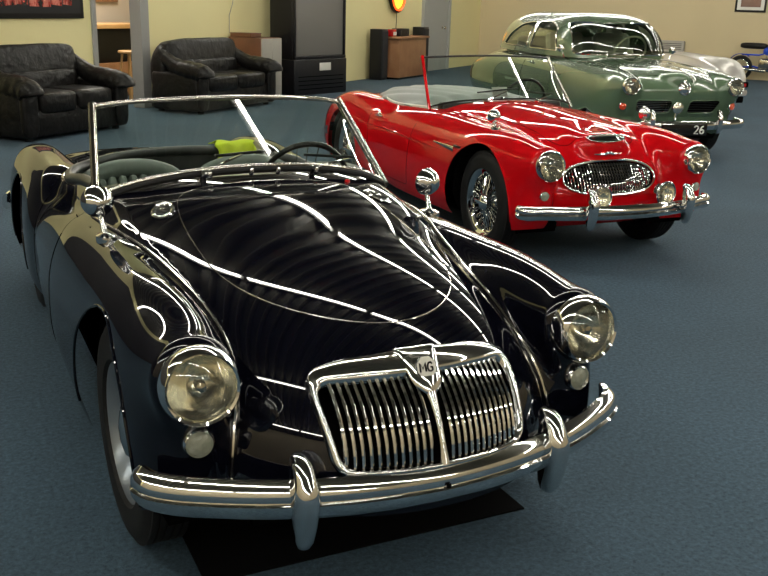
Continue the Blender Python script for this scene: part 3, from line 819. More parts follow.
# cowl rubber strip at its foot and locating pegs
MB().tube([(x, y-.012, z-.014) for x, y, z in Bp], .011, 8).build('screen_seal', 'rubber', wsn)
for x in (-.20, .075, .225, -.05):
    b = np.array(min(Bp, key=lambda p: abs(p[0]-x))); MB().lathe([(.009, -.01), (.010, .006), (.006, .016), (0, .02)], b+np.array([0, -.03, -.018]), (0, -.6, .8), 12).build('screen_peg', 'chrome', wsn)
wiper(car, (-.20, .755, .938), (.0, .862, 1.0), (0, -.65, .75), [(-.13, .848, .992), (.10, .848, 1.005)])
wiper(car, (.23, .760, .935), (.42, .86, .955), (0, -.65, .75), [(.22, .83, .985), (.46, .90, .955)])
# cowl fittings
for sx in (-1, 1):
    c = top_curve(mgF, [(sx*.40, .54)])[0]; nn = norm_at(mgF, c)
    v = empty('cowl_vent', (0, 0, 0), 0, car)
    MB().lathe([(.038, -.002), (.040, .004), (.034, .008), (.028, .006), (.026, .001)], c, nn, 28, 1., 1.75, (1, .25*sx, 0)).build('vent_rim', 'chrome', v)
    MB().lathe([(.027, .003), (0, .003)], c, nn, 24, 1., 1.75, (1, .25*sx, 0)).build('vent_mesh', 'dark_metal', v)
    mb = MB(); ex = Vector((1, .25*sx, 0)); nv = Vector(nn); ex = (ex-nv*ex.dot(nv)).normalized(); ey = nv.cross(ex)
    for k in (-2, -1, 0, 1, 2): mb.tube([Vector(c)+ey*k*.014-ex*.022+nv*.006, Vector(c)+ey*k*.014+ex*.022+nv*.006], .0024, 5)
    mb.box(tuple(Vector(c)+nv*.008), (.018, .018, .006), bev=.002); mb.build('vent_bars', 'chrome', v)
c = top_curve(mgF, [(.347, .70)])[0]
MB().lathe([(.010, -.002), (.011, .004), (.007, .010), (0, .012)], c, norm_at(mgF, c), 16).build('scuttle_lamp', 'red_lens', car)
for sx in (-1, 1):
    c = top_curve(mgF, [(sx*.60, .49)])[0]
    fender_mirror(car, tuple(c+np.array([0, 0, .0])), (sx*.613, .545, .908), .052, (sx*-.15, 1, .05))
# cockpit
ck = top_curve(mgF, resample(cockpit, 150))
rim = [p for p in ck if p[1] > .99]
k0 = next(i for i in range(len(ck)) if ck[i][1] > .99 and ck[i-1][1] <= .99); order = [ck[(k0+i) % len(ck)] for i in range(len(ck))]; rim = [p for p in order if p[1] > .99]
MB().tube([tuple(p+np.array([0, 0, .006])) for p in rim], .024, 10).build('cockpit_roll', 'vinyl_dark', car)
rr = [p for p in rim if p[1] > 1.62]
MB().tube([tuple(p*np.array([1.05, 1.02, 1])+np.array([0, 0, -.002])) for p in rr], .0075, 8).build('cockpit_bead', 'satin_metal', car)
dk = [(x*.99, y, z) for x, y, z in ck if y < .985]
k0 = next(i for i in range(len(ck)) if ck[i][1] < .985 and ck[i-1][1] >= .985); order = [ck[(k0+i) % len(ck)] for i in range(len(ck))]; fr = [p for p in order if p[1] < .985]
V = [tuple(p+np.array([0, .0, .0])) for p in fr]+[tuple(p+np.array([0, .10, -.012])) for p in fr]+[(p[0], p[1]+.14, p[2]-.08) for p in fr]+[(p[0], p[1]+.08, .55) for p in fr]
k = len(fr); MB().add(V, [(j*k+i, j*k+i+1, (j+1)*k+i+1, (j+1)*k+i) for j in range(3) for i in range(k-1)]).build('dashboard', 'vinyl_dark', car)
# tub
tb = [(x*.985, y) for x, y in resample(cockpit, 60)]; k = len(tb); tc = top_curve(mgF, [(x*1.01, y) for x, y in resample(cockpit, 60)])
V = [(tb[i][0], tb[i][1], tc[i][2]-.004) for i in range(k)]+[(x*.93, 1.35+(y-1.35)*.93, .26) for x, y in tb]
MB().add(V, [(i, (i+1) % k, (i+1) % k+k, i+k) for i in range(k)]+[tuple(range(k, 2*k))]).build('cockpit_tub', 'vinyl_dark', car)
for sx in (-1, 1): seat(car, sx*.27, 1.38, .34, .42, 'seat_leather', .44, .26)
MB().box((0, 1.35, .36), (.13, .9, .2), bev=.03).build('tunnel', 'vinyl_dark', car)
steering_wheel(car, (.33, 1.14, .80), .20, .35)
# lime cloth behind the seats
lc = empty('x'); bpy.data.objects.remove(lc)
prof_ = spline([(2.06, .858), (1.99, .872), (1.93, .888), (1.895, .868), (1.885, .80), (1.88, .765)], 4); b = len(prof_); a = 12; V = []
for i in range(a):
    for j, (yy, zz) in enumerate(prof_):
        u = i/(a-1); V.append((.17+.19*u+.01*math.sin(j), yy+.006*math.sin(u*11), zz+.004*math.sin(u*9+j)))
F = [(i*b+j, (i+1)*b+j, (i+1)*b+j+1, i*b+j+1) for i in range(a-1) for j in range(b-1)]
lc = MB().add(V, F).build('cloth', 'lime_cloth'); md = lc.modifiers.new('t', 'SOLIDIFY'); md.thickness = .005
tag(lc, 'lime yellow cloth draped over the rear cockpit edge of the black roadster', 'cloth')

# ================================================================== red roadster
car = empty('roadster', (2.7933, 2.5236, 0), -.0249); tag(car, 'bright red open sports roadster with oval grille, fog lamps and wire wheels', 'car')
ah_t = Prof([(-.8, .70), (-.4, .745), (0, .815), (.5, .875), (.95, .905), (1.8, .86), (2.4, .82), (3.2, .68)], .22)
ah_a = Prof([(-.8, .66), (0, .74), (.6, .90), (2., .88), (2.6, .72), (3.2, .56)], .22)
ah_b = Prof([(-.6, .755), (-.2, .79), (.1, .805), (.5, .80), (1., .79), (1.4, .78)], .2)
ah_c = Prof([(1.3, .76), (1.9, .80), (2.3, .84), (2.7, .80), (3.2, .66)], .15)
ah_d = Prof([(0, .74), (.6, .745), (2.4, .735), (3.2, .60)], .15)
def ahF(X, Y, Z):
    X = np.abs(X)
    A = pod(X, Y, Z, 0., .36, ah_a, lambda y: ah_t(y)-.36, .20, 2.3, (.3, .785, 3.4), (2.0, 1.05))
    A = smax(A, X-.63, .10)
    sc = pod(X, Y, Z, 0., .72, .185, .085, .1, 2.6, (-.26, .11, 2.6), (-.1, .9), .10)
    A = smin(A, sc, .03)
    B = pod(X, Y, Z, .575, .42, .180, lambda y: ah_b(y)-.42, .30, 2.4, (.15, .69, 3.4), (.8, 1.3))
    H = pod(X, Y, Z, .560, .655, .112, .112, .112, 2.0, (-.50, .05, 3), (-.32, .55), .1)
    B = smin(B, H, .10)
    D = pod(X, Y, Z, 0., .44, ah_d, .355, .28, 3.6, (.45, .75), (2.25, .80))
    C = pod(X, Y, Z, .580, .42, .165, lambda y: ah_c(y)-.42, .28, 2.5, (2.0, .5), (2.3, .72))
    return smin(smin(A, B, .06), smin(D, C, .09), .06)
Vb, Fb = shell(ahF, (0, -.80, .08), (.86, 3.45, 1.0), .017)
Vb, _, Fb = clip(Vb, Fb, lambda x, y, z: z-(.19+.10*np.clip((-.2-y)/.4, 0, 1)))
for (y0, r) in ((0.0, .385), (2.337, .365)):
    Vb, _, Fb = clip(Vb, Fb, lambda x, y, z: np.maximum(np.hypot(y-y0, z-.335)-r, .46-np.abs(x)))
ago = [(.365*math.copysign(abs(math.cos(t))**.8, math.cos(t)), .530+.118*math.copysign(abs(math.sin(t))**.95, math.sin(t))*(1.0 if math.sin(t) > 0 else .86)) for t in np.linspace(0, 2*PI, 90, endpoint=False)]
agi = [(x*.945, .530+(z-.530)*.86) for x, z in ago]
ag = sdf_poly(agi)
Vb, _, Fb = clip(Vb, Fb, lambda x, y, z: np.maximum(ag(x, z)-.006, y+.2))
Vb, Fb = lamp_holes(Vb, Fb, .560, .655, .080)
ahck = roundpoly([(-.55, 1.02), (-.30, .90), (0, .86), (.30, .90), (.55, 1.02), (.57, 1.85), (.40, 2.10), (0, 2.16), (-.40, 2.10), (-.57, 1.85)], [.06, .3, .3, .3, .06, .25, .3, .3, .3, .25])
acs = sdf_poly(ahck)
Vb, _, Fb = clip(Vb, Fb, lambda x, y, z: np.maximum(acs(x, y), .5-z))
adoor = roundpoly([(.97, .95), (1.00, .27), (1.62, .27), (1.78, .55), (1.80, .95)], [.01, .05, .05, .2, .01]); ads = sdf_poly(adoor)
Vb, Fdoor, Fb = clip(Vb, Fb, lambda x, y, z: np.maximum(ads(y, z), .5-np.abs(x)))
alid = roundpoly([(-.32, -.25), (.32, -.25), (.40, .70), (-.40, .70)], [.12, .12, .06, .06]); als = sdf_poly(alid)
Vb, Flid, Fb = clip(Vb, Fb, lambda x, y, z: np.maximum(als(x, y), .45-z))
shell_obj('body', Vb, Fb, ahF, 'red_paint', car); shell_obj('bonnet', Vb, Flid, ahF, 'red_paint', car, .001)
shell_obj('door', Vb, [f for f in Fdoor if Vb[f[0]][0] < 0], ahF, 'red_paint', car, .0005); shell_obj('door', Vb, [f for f in Fdoor if Vb[f[0]][0] > 0], ahF, 'red_paint', car, .0005)
seam(ahF, top_curve(ahF, resample(alid, 110)), 'black_void', .0022, car, name='bonnet_seam')
for sx in (-1, 1):
    seam(ahF, side_curve(ahF, [q for q in resample(adoor, 110) if q[1] < .74], sx), 'black_void', .0022, car, closed=False, name='door_seam')
    arch_lip(ahF, 0., .335, .385, sx, car, 'red_paint'); arch_lip(ahF, 2.337, .335, .365, sx, car, 'red_paint')
    wheel_well(car, 0, .335, .390, .36, .70, sx); wheel_well(car, 2.337, .335, .368, .36, .70, sx)
    disc_tyre(car, .625, 0, .335, .15, sx, 'wire', -.05); disc_tyre(car, .625, 2.337, .335, .15, sx, 'wire')
    # swage line along the flank
    c = side_curve(ahF, [(y, .60+.03*math.sin((y-.3)*1.2)) for y in np.linspace(.48, 1.95, 40)], sx)
    MB().tube([tuple(p) for p in c], [.003+.004*math.sin(PI*i/(len(c)-1)) for i in range(len(c))], 8).build('flank_crease', 'red_paint', car)
    c = side_curve(ahF, [(.30+.30*t, .640+.012*t) for t in np.linspace(0, 1, 14)], sx)
    MB().tube([tuple(p+np.array([sx*.008, 0, 0])) for p in c], [.020-.016*i/13 for i in range(len(c))], 8, sec=[(math.cos(a)*.4, math.sin(a)) for a in np.linspace(0, 2*PI, 9)[:-1]], up=(0, 0, 1)).build('flank_flash', 'chrome', car)
    c = side_curve(ahF, [(.40, .655), (.33, .652)], sx)
    MB().box((0, 0, 0), (.012, .10, .035), bev=.004).build('side_vent', 'dark_metal', car).location = tuple(c[0]+np.array([-sx*.004, -.12, -.006]))
    c = side_curve(ahF, [(1.66, .715)], sx)[0]
    MB().tube([c+np.array([0, .01, 0]), c+np.array([sx*.03, 0, .0]), c+np.array([sx*.034, -.05, .0]), c+np.array([sx*.028, -.11, -.002])], [.010, .009, .011, .006], 8).lathe([(.018, 0), (.018, .006), (.01, .012), (0, .013)], c, (sx, 0, 0), 14).build('door_handle', 'chrome', car)
MB().box((0, 1.3, .20), (1.20, 2.9, .03)).build('floor_pan', 'black_void', car)
MB().box((0, .25, .33), (.85, 1.0, .18)).build('engine_block', 'black_void', car)
gr = empty('grille', (0, 0, 0), 0, car)
patch(ahF, ago, agi, 'chrome', gr, 'grille_surround', lambda t: .002+.016*math.sin(min(1, t*1.1)*PI*.8), mid=6)
rc = front_curve(ahF, agi); rb = rc.copy(); rb[:, 1] += .12; k = len(rc)
MB().add([tuple(p) for p in np.concatenate([rc, rb])], [(i, (i+1) % k, (i+1) % k+k, i+k) for i in range(k)]+[tuple(range(k, 2*k))]).build('grille_recess', 'black_void', gr)
for i in range(-15, 16):
    x = i*.0213; zs = [z for z in np.linspace(.40, .67, 60) if ag(np.array([x]), np.array([z]))[0] < .003]
    if len(zs) < 4: continue
    zz = np.linspace(zs[0], zs[-1], max(5, int((zs[-1]-zs[0])/.006))); p = front_curve(ahF, [(x+.0035*math.sin(z*330), z) for z in zz])
    MB().tube([tuple(q+np.array([0, .006, 0])) for q in p], .0042, 5).build('grille_bar', 'chrome', gr)
for z in np.arange(.445, .63, .0185):
    xs = [x for x in np.linspace(-.36, .36, 100) if ag(np.array([x]), np.array([z]))[0] < .002]
    if len(xs) > 3: MB().tube([tuple(q+np.array([0, .016, 0])) for q in front_curve(ahF, [(x, z) for x in np.linspace(xs[0], xs[-1], 24)])], .0035, 4).build('grille_crossbar', 'dark_metal', gr)
# bonnet scoop mouth and its bright bars
so = [(.155*math.cos(t), .805+.026*math.sin(t)) for t in np.linspace(0, 2*PI, 40, endpoint=False)]
zt = ah_t(-.28)
sc_ = empty('bonnet_scoop', (0, 0, 0), 0, car)
zc_ = .780
so = [(.145*math.copysign(abs(math.cos(t))**.85, math.cos(t)), zc_-.006+.022*math.sin(t)) for t in np.linspace(0, 2*PI, 44, endpoint=False)]
si = [(x*.93, zc_-.006+(z-zc_+.006)*.62) for x, z in so]
fo = front_curve(ahF, so)
patch(ahF, so, si, 'chrome', sc_, 'scoop_frame', lambda t: .003+.010*math.sin(t*PI), mid=4)
patch(ahF, si, [(0, zc_-.006+(z-zc_+.006)*.1) for x, z in si], 'black_void', sc_, 'scoop_mesh', lambda t: .003, mid=2)
for f in (-.35, .0, .35): MB().tube([tuple(q+np.array([0, -.004, .003])) for q in front_curve(ahF, [(x, zc_-.006+f*.022) for x in np.linspace(-.125, .125, 16)])], .0024, 5).build('scoop_bar', 'chrome', sc_)
# winged bonnet badge
pb = front_curve(ahF, [(x, .700-.02+(.008 if abs(x) < .03 else 0)) for x in np.linspace(-.105, .105, 15)])
MB().tube([tuple(q+np.array([0, -.003, .002])) for q in pb], [.003+.009*(1-abs(i-7)/7)**.7 for i in range(len(pb))], 8).build('bonnet_badge', 'chrome', car)
for sx in (-1, 1):
    headlight(car, (sx*.560, -.560, .655), .092, (sx*.03, -1, .05))
    small_lamp(car, 'side_lamp', tuple(front_curve(ahF, [(sx*.580, .475)])[0]), .028, 'sidelight', (sx*.1, -1, 0), .016)
    fl = empty('fog_lamp', (sx*.245, -.655, .470), 0, car)
    MB().lathe([(0, .07), (.035, .065), (.063, .04), (.076, .0), (.078, -.01), (.072, -.016), (.067, -.012)], (0, 0, 0), (0, 1, 0), 28).build('lamp_shell', 'chrome', fl)
    MB().lathe([(.069, .004), (.045, -.012), (0, -.03)], (0, 0, 0), (0, -1, 0), 28).build('reflector', 'reflector', fl); MB().lathe([(.069, .010), (.05, .018), (.02, .024), (0, .026)], (0, 0, 0), (0, -1, 0), 28).build('lens', 'lens_glass', fl)
    MB().tube([(0, .02, -.05), (0, .03, -.10)], .010, 8).build('lamp_bracket', 'chrome', fl)
    # hooped overrider
    overrider(car, sx*.362, -.735, .285, .535, .033, .045)
    fender_mirror(car, tuple(top_curve(ahF, [(sx*.60, .03)])[0]), (sx*.60, .06, .880), .045, (sx*-.15, 1, .05))
path = spline([(-.716, -.475, .375), (-.706, -.51, .375), (-.68, -.55, .376)]+[(x, -.705+.135*(abs(x)/.62)**2.2, .380) for x in np.linspace(-.60, .60, 13)]+[(.68, -.55, .376), (.706, -.51, .375), (.716, -.475, .375)], 4)
sec2 = [(-.010, -.042), (.006, -.044), (.022, -.032), (.028, -.014), (.020, -.002), (.027, .010), (.024, .028), (.008, .043), (-.010, .042), (-.004, .0)]
bp = sweep_bumper(car, path, sec2, 'front_bumper')
sweep_bumper(car, [(-.74, 2.72, .46), (-.66, 2.92, .46), (0, 3.12, .46), (.66, 2.92, .46), (.74, 2.72, .46)][::-1], sec2, 'rear_bumper')
MB().tube([(-.42, 2.7, .25), (-.42, 3.14, .25)], .025, 12).build('exhaust_pipe', 'chrome', car)
small_lamp(car, 'tail_lamp', (-.60, 2.84, .60), .035, 'red_lens', (0, 1, 0)); small_lamp(car, 'tail_lamp', (.60, 2.84, .60), .035, 'red_lens', (0, 1, 0))
bot = [(-.615, .960, .845), (-.47, .895, .885), (-.25, .86, .902), (0, .845, .905), (.25, .86, .902), (.47, .895, .885), (.615, .960, .845)]
top = [(-.552, 1.225, 1.180), (-.40, 1.175, 1.19), (-.2, 1.145, 1.197), (0, 1.135, 1.20), (.2, 1.145, 1.197), (.40, 1.175, 1.19), (.552, 1.225, 1.180)]
wsn, Bp, Tp = windscreen(car, bot, top, .0075, 'red_paint', 'dark_metal', .0115)  # red on the left post stands in for chrome reflecting the bodywork
for ch in wsn.children:
    if ch.name.startswith('bottom_frame'): ch.data.materials[0] = M['rubber']
    if ch.name.startswith('windscreen_post') and ch.data.vertices[0].co.x > 0: ch.data.materials[0] = M['satin_metal']
wiper(car, (-.22, .835, .885), (.0, .90, .955), (0, -.7, .7), [(-.25, .905, .95), (.10, .92, .975)])
wiper(car, (.22, .835, .885), (.42, .93, .92), (0, -.7, .7), [(.18, .91, .95), (.44, .95, .93)])
# cockpit of the red car
acp = top_curve(ahF, resample(ahck, 150)); k0 = next(i for i in range(len(acp)) if acp[i][1] > 1.05 and acp[i-1][1] <= 1.05); order = [acp[(k0+i) % len(acp)] for i in range(len(acp))]
MB().tube([tuple(p+np.array([0, 0, .004])) for p in order if p[1] > 1.05], .012, 10).build('cockpit_roll', 'white_trim', car)
tb = [(x*.985, y) for x, y in resample(ahck, 60)]; k = len(tb); tc = top_curve(ahF, [(x*1.01, y) for x, y in resample(ahck, 60)])
MB().add([(tb[i][0], tb[i][1], tc[i][2]-.004) for i in range(k)]+[(x*.93, 1.45+(y-1.45)*.93, .26) for x, y in tb], [(i, (i+1) % k, (i+1) % k+k, i+k) for i in range(k)]+[tuple(range(k, 2*k))]).build('cockpit_tub', 'vinyl_dark', car)
MB().box((0, .98, .80), (1.04, .10, .16), bev=.03).build('dashboard', 'vinyl_dark', car)
steering_wheel(car, (.32, 1.19, .83), .20, .30)
for sx in (-1, 1): seat(car, sx*.27, 1.40, .36, .42, 'seat_leather', .40, .25)
# grey pleated tonneau over the seats
a, b = 60, 26; V = []
for i in range(a):
    u = -1+2*i/(a-1)
    for j in range(b):
        v = j/(b-1); y = 1.22+1.02*v
        w = .575-.10*max(0, v-.7)/.3 if v > .7 else .575
        ridge = .018*abs(math.sin((u*w*2.2+v*.9)*PI*2.2))
        z = .855+.035*(1-u*u)-.055*abs(u)**6+.020*math.sin(v*PI)-.018+ridge - (.05*max(0, .12-v)/.12)
        V.append((u*w, y, z))
F = [(i*b+j, (i+1)*b+j, (i+1)*b+j+1, i*b+j+1) for i in range(a-1) for j in range(b-1)]
o = MB().add(V, F).build('tonneau_cover', 'grey_vinyl', car); md = o.modifiers.new('t', 'SOLIDIFY'); md.thickness = .008; md.offset = -1
# card behind the windscreen
o = MB().box((0, 0, 0), (.13, .004, .075)).build('placard', 'mount_white'); o.matrix_world = Matrix.Translation((2.79, 2.5236+.96, .945)) @ Matrix.Rotation(-.3, 4, 'X'); tag(o, 'small pale card propped behind the windscreen of the red roadster', 'card')

# ================================================================== green saloon
car = empty('saloon', (6.3496, 5.8577, 0), -.2099); tag(car, 'sage green rounded two-door saloon with twin dark grille openings and black number plate', 'car')
v_h = Prof([(-.9, .90), (-.5, .93), (0, .985), (.6, 1.03), (1.0, 1.045), (3.2, 1.03), (4.2, .98), (4.9, .85)], .2)
v_b = Prof([(-.8, .865), (-.3, .905), (.3, .945), (1., .96), (2, .96), (3, .945), (4, .86)], .15)
v_w = Prof([(-.8, .74), (0, .785), (1., .80), (3, .79), (4, .68)], .2)
def voF(X, Y, Z):
    X = np.abs(X); Y = Y-.55*np.clip(.76-Z, 0, .3)*np.clip((.4-Y)/.8, 0, 1)
    A = pod(X, Y, Z, 0., .52, v_w, lambda y: v_h(y)-.52, .34, 2.9, (.1, .81, 3.6), (3.55, 1.15, 2.5))
    B = pod(X, Y, Z, .615, .56, .175, lambda y: v_b(y)-.56, .36, 2.5, (-.20, .46, 2.8), (2.9, 1.6))
    H = pod(X, Y, Z, .620, .795, .100, .100, .100, 2.0, (-.60, .05, 3), (-.35, .6), .1)
    Bd = smin(A, smin(B, H, .10), .08)
    bl = pod(X, Y, Z, 0., .88, .12, .07, .07, 2.0, (-.5, .16), (-.45, .5), .1)
    Bd = smin(Bd, bl, .09)
    return Bd
v_rw = Prof([(.6, .72), (1.2, .735), (2.4, .74), (3.6, .68)], .2)
def vrF(X, Y, Z):
    X = np.abs(X); lean = (Z-1.0)*.16
    return pod(X+lean, Y, Z, 0., .90, v_rw, .625, .5, 4.2, (1.75, 1.03, 3.3), (2.55, 1.20, 2.6), .3, 3.0)
Vb, Fb = shell(voF, (0, -.90, .10), (.92, 4.8, 1.15), .022)
Vb, _, Fb = clip(Vb, Fb, lambda x, y, z: z-.20)
for y0 in (0., 2.75): Vb, _, Fb = clip(Vb, Fb, lambda x, y, z: np.maximum(np.hypot(y-y0, z-.24)-.26, .46-np.abs(x)))
Vb, Fb = lamp_holes(Vb, Fb, .620, .795, .078)
vg = []
for sx in (-1, 1):
    gp = roundpoly([(sx*.10, .648), (sx*.51, .648), (sx*.47, .505), (sx*.10, .505)][::sx], .045); vg.append(gp)
    s_ = sdf_poly(gp); Vb, _, Fb = clip(Vb, Fb, lambda x, y, z: np.maximum(s_(x, z), y+.1))
vlid = roundpoly([(-.50, -.45), (.50, -.45), (.60, .80), (-.60, .80)], [.25, .25, .05, .05]); vls = sdf_poly(vlid)
Vb, Flid, Fb = clip(Vb, Fb, lambda x, y, z: np.maximum(vls(x, y), .7-z))
shell_obj('body', Vb, Fb, voF, 'green_paint', car); shell_obj('bonnet', Vb, Flid, voF, 'green_paint', car)
seam(voF, top_curve(voF, resample(vlid, 110)), 'black_void', .003, car, name='bonnet_seam')
Vr, Fr = shell(vrF, (0, .55, .9), (.9, 4.0, 1.62), .022)
Vr, _, Fr = clip(Vr, Fr, lambda x, y, z: z-1.0)
def cutwin(poly, fn, name, far=True):
    global Vr, Fr
    s_ = sdf_poly(poly)
    Vr, Fi, Fr = clip(Vr, Fr, lambda x, y, z: fn(s_, x, y, z))
    return Fi
sw = [roundpoly([(1.18, 1.065), (1.98, 1.065), (2.02, 1.39), (1.62, 1.395), (1.38, 1.33)], .035), roundpoly([(2.10, 1.065), (3.02, 1.075), (2.85, 1.22), (2.55, 1.35), (2.13, 1.39)], [.03, .05, .08, .08, .03])]
for p in sw:
    Fi = cutwin(p, lambda s_, x, y, z: np.maximum(s_(y, z), .3-np.abs(x)), '')
    for sx in (-1, 1):
        shell_obj('side_window', Vr, [f for f in Fi if Vr[f[0]][0]*sx > 0], vrF, 'window_glass', car, -.008)
        c = side_curve(vrF, resample(p, 60), sx); MB().tube([tuple(q) for q in c], .010, 6, closed=True).build('window_trim', 'satin_metal', car)
wp = roundpoly([(-.61, 1.045), (.61, 1.045), (.555, 1.41), (-.555, 1.41)], [.05, .05, .10, .10])
Fi = cutwin(wp, lambda s_, x, y, z: np.maximum(s_(x, z), y-1.7), '')
shell_obj('windscreen', Vr, Fi, vrF, 'window_glass', car, -.008)
MB().tube([tuple(q) for q in front_curve(vrF, resample(wp, 80), 0.3)], .011, 6, closed=True).build('windscreen_trim', 'chrome', car)
rp = roundpoly([(-.50, 1.09), (.50, 1.09), (.44, 1.37), (-.44, 1.37)], .07)
Fi = cutwin(rp, lambda s_, x, y, z: np.maximum(s_(x, z), 2.6-y), '')
shell_obj('rear_window', Vr, Fi, vrF, 'window_glass', car, -.008)
shell_obj('roof', Vr, Fr, vrF, 'green_paint', car)
# headlining and interior
MB().box((0, 2.1, .62), (1.3, 2.6, .5), bev=.1).build('cabin_floor', 'vinyl_dark', car)
for sx in (-1, 1): MB().box((sx*.33, 1.75, 1.0), (.5, .14, .55), bev=.06, rx=-.25).box((sx*.33, 1.55, .86), (.5, .5, .14), bev=.05).build('seat', 'cab_grey', car)
MB().box((0, 2.75, .98), (1.15, .15, .42), bev=.06, rx=-.3).build('rear_bench', 'cab_grey', car)
steering_wheel(car, (.34, 1.28, 1.06), .21, .45, 'cream_enamel')
MB().box((0, 1.08, .99), (1.2, .2, .12), bev=.03).build('dashboard', 'green_paint', car)
MB().box((0, 1.20, 1.37), (.20, .01, .05), bev=.004).tube([(0, 1.20, 1.39), (0, 1.25, 1.44)], .005, 6).build('rear_view_mirror', 'dark_metal', car)
for sx in (-1, 1):
    c = side_curve(voF, [(y, .93) for y in np.linspace(.2, 3.4, 40)], sx); 
    arch_lip(voF, 0, .24, .26, sx, car, 'green_paint'); arch_lip(voF, 2.75, .24, .26, sx, car, 'green_paint')
    wheel_well(car, 0, .33, .38, .40, .66, sx); wheel_well(car, 2.75, .33, .38, .40, .66, sx)
    disc_tyre(car, .66, 0, .325, .155, sx, 'disc'); disc_tyre(car, .66, 2.75, .325, .155, sx, 'disc')
    # shallow door outline
    dp = roundpoly([(1.08, .99), (1.10, .30), (2.04, .30), (2.06, .99)], [.01, .05, .05, .01])
    seam(voF, side_curve(voF, [q for q in resample(dp, 90) if q[1] < .93], sx), 'black_void', .003, car, closed=False, name='door_seam')
    c = side_curve(voF, [(1.90, .90)], sx)[0]; MB().tube([c, c+np.array([sx*.035, -.01, 0]), c+np.array([sx*.035, -.12, 0]), c+np.array([0, -.13, 0])], .010, 8).build('door_handle', 'chrome', car)
    headlight(car, (sx*.620, -.655, .795), .090, (sx*.02, -1, .04))
    small_lamp(car, 'indicator', tuple(front_curve(voF, [(sx*.655, .580)])[0]), .038, 'amber', (sx*.2, -1, 0), .03)
    overrider(car, sx*.40, -.77, .31, .56, .030, .04)
MB().box((0, 1.9, .21), (1.4, 4.0, .03)).build('floor_pan', 'black_void', car)
for sx, gp in zip((-1, 1), vg):
    g_ = empty('grille', (0, 0, 0), 0, car)
    rc = front_curve(voF, resample(gp, 60)); rb = rc.copy(); rb[:, 1] += .10; k = len(rc)
    MB().add([tuple(p) for p in np.concatenate([rc, rb])], [(i, (i+1) % k, (i+1) % k+k, i+k) for i in range(k)]+[tuple(range(k, 2*k))]).build('grille_recess', 'black_void', g_)
    MB().tube([tuple(p) for p in rc], .008, 6, closed=True).build('grille_frame', 'green_paint', g_)
    for z in np.arange(.525, .64, .020):
        p = front_curve(voF, [(x*sx, z) for x in np.linspace(.105, .49, 14)]); p[:, 1] += .015
        MB().tube([tuple(q) for q in p], .0035, 5).build('grille_bar', 'satin_metal' if sx < 0 else 'dark_metal', g_)
p = front_curve(voF, [(0, .775)])[0]
em = empty('bonnet_emblem', tuple(p+np.array([0, -.02, 0])), 0, car)
MB().lathe([(.072, .0), (.074, .018), (.064, .026), (.056, .018), (.05, .022), (.03, .034), (0, .038)], (0, .012, 0), (0, -1, .2), 28).build('emblem_ring', 'chrome', em)
MB().tube([(0, -.01, .04), (0, .02, .10), (0, .10, .135), (0, .22, .15)], [.022, .018, .012, .005], 10).build('emblem_blade', 'chrome', em)
fl = empty('fog_lamp', (-.10, -.74, .58), 0, car)
MB().lathe([(0, .065), (.03, .06), (.052, .035), (.062, .0), (.064, -.01), (.058, -.014)], (0, 0, 0), (0, 1, 0), 24).build('lamp_shell', 'chrome', fl)
MB().lathe([(.058, .010), (.03, .020), (0, .024)], (0, 0, 0), (0, -1, 0), 24).build('lens', 'reflector', fl)
MB().tube([(0, .02, -.05), (-.01, .03, -.17)], .012, 8).build('lamp_bracket', 'chrome', fl)
path = spline([(-.80, -.42, .40), (-.79, -.54, .40), (-.72, -.64, .40), (-.4, -.725, .395), (0, -.75, .39), (.4, -.725, .395), (.72, -.64, .40), (.79, -.54, .40), (.80, -.42, .40)], 6)
sweep_bumper(car, path, [(-.01, -.05), (.02, -.045), (.036, -.02), (.040, .01), (.030, .035), (.005, .05), (-.01, .045)], 'front_bumper')
pl = MB().box((-.02, -.80, .355), (.52, .012, .12), bev=.004).build('number_plate', 'black_enamel', car)
digits('26', .082, .0075, 'white_enamel', pl, 'plate_characters', Matrix.Translation((.085, -.809, .316)))
for sx in (-1, 1):
    c = Vector((sx*.74, .95, 1.10)); MB().tube([(sx*.70, .93, 1.0), c], .006, 6).lathe([(0, -.04), (.03, -.032), (.045, 0), (.042, .006)], c, (0, 1, 0), 20).build('door_mirror', 'chrome', car)
wiper(car, (-.28, .66, 1.035), (.05, .74, 1.07), (0, -.4, .9)); wiper(car, (.15, .66, 1.035), (.45, .78, 1.07), (0, -.4, .9))

# ================================================================== silver coupe
car = empty('sports_car', (10.0, 9.45, 0), -.26); tag(car, 'low silver sports car mostly hidden behind the green saloon', 'car')
s_h = Prof([(-.9, .66), (-.3, .76), (.3, .84), (.8, .88), (2.8, .86), (4, .75)], .2)
def siF(X, Y, Z):
    X = np.abs(X)
    A = pod(X, Y, Z, 0., .48, .80, lambda y: s_h(y)-.48, .30, 3.2, (-.15, .68, 2.6), (2.8, 1.1))
    B = pod(X, Y, Z, .64, .52, .18, .36, .30, 2.5, (-.25, .60, 2.2), (2.4, 1.4))
    return smin(A, B, .12)
Vb, Fb = shell(siF, (0, -1.0, .10), (.92, 4.2, 1.4), .03)
Vb, _, Fb = clip(Vb, Fb, lambda x, y, z: z-.18)
for y0 in (0., 2.5): Vb, _, Fb = clip(Vb, Fb, lambda x, y, z: np.maximum(np.hypot(y-y0, z-.33)-.36, .46-np.abs(x)))
shell_obj('body', Vb, Fb, siF, 'silver_paint', car)
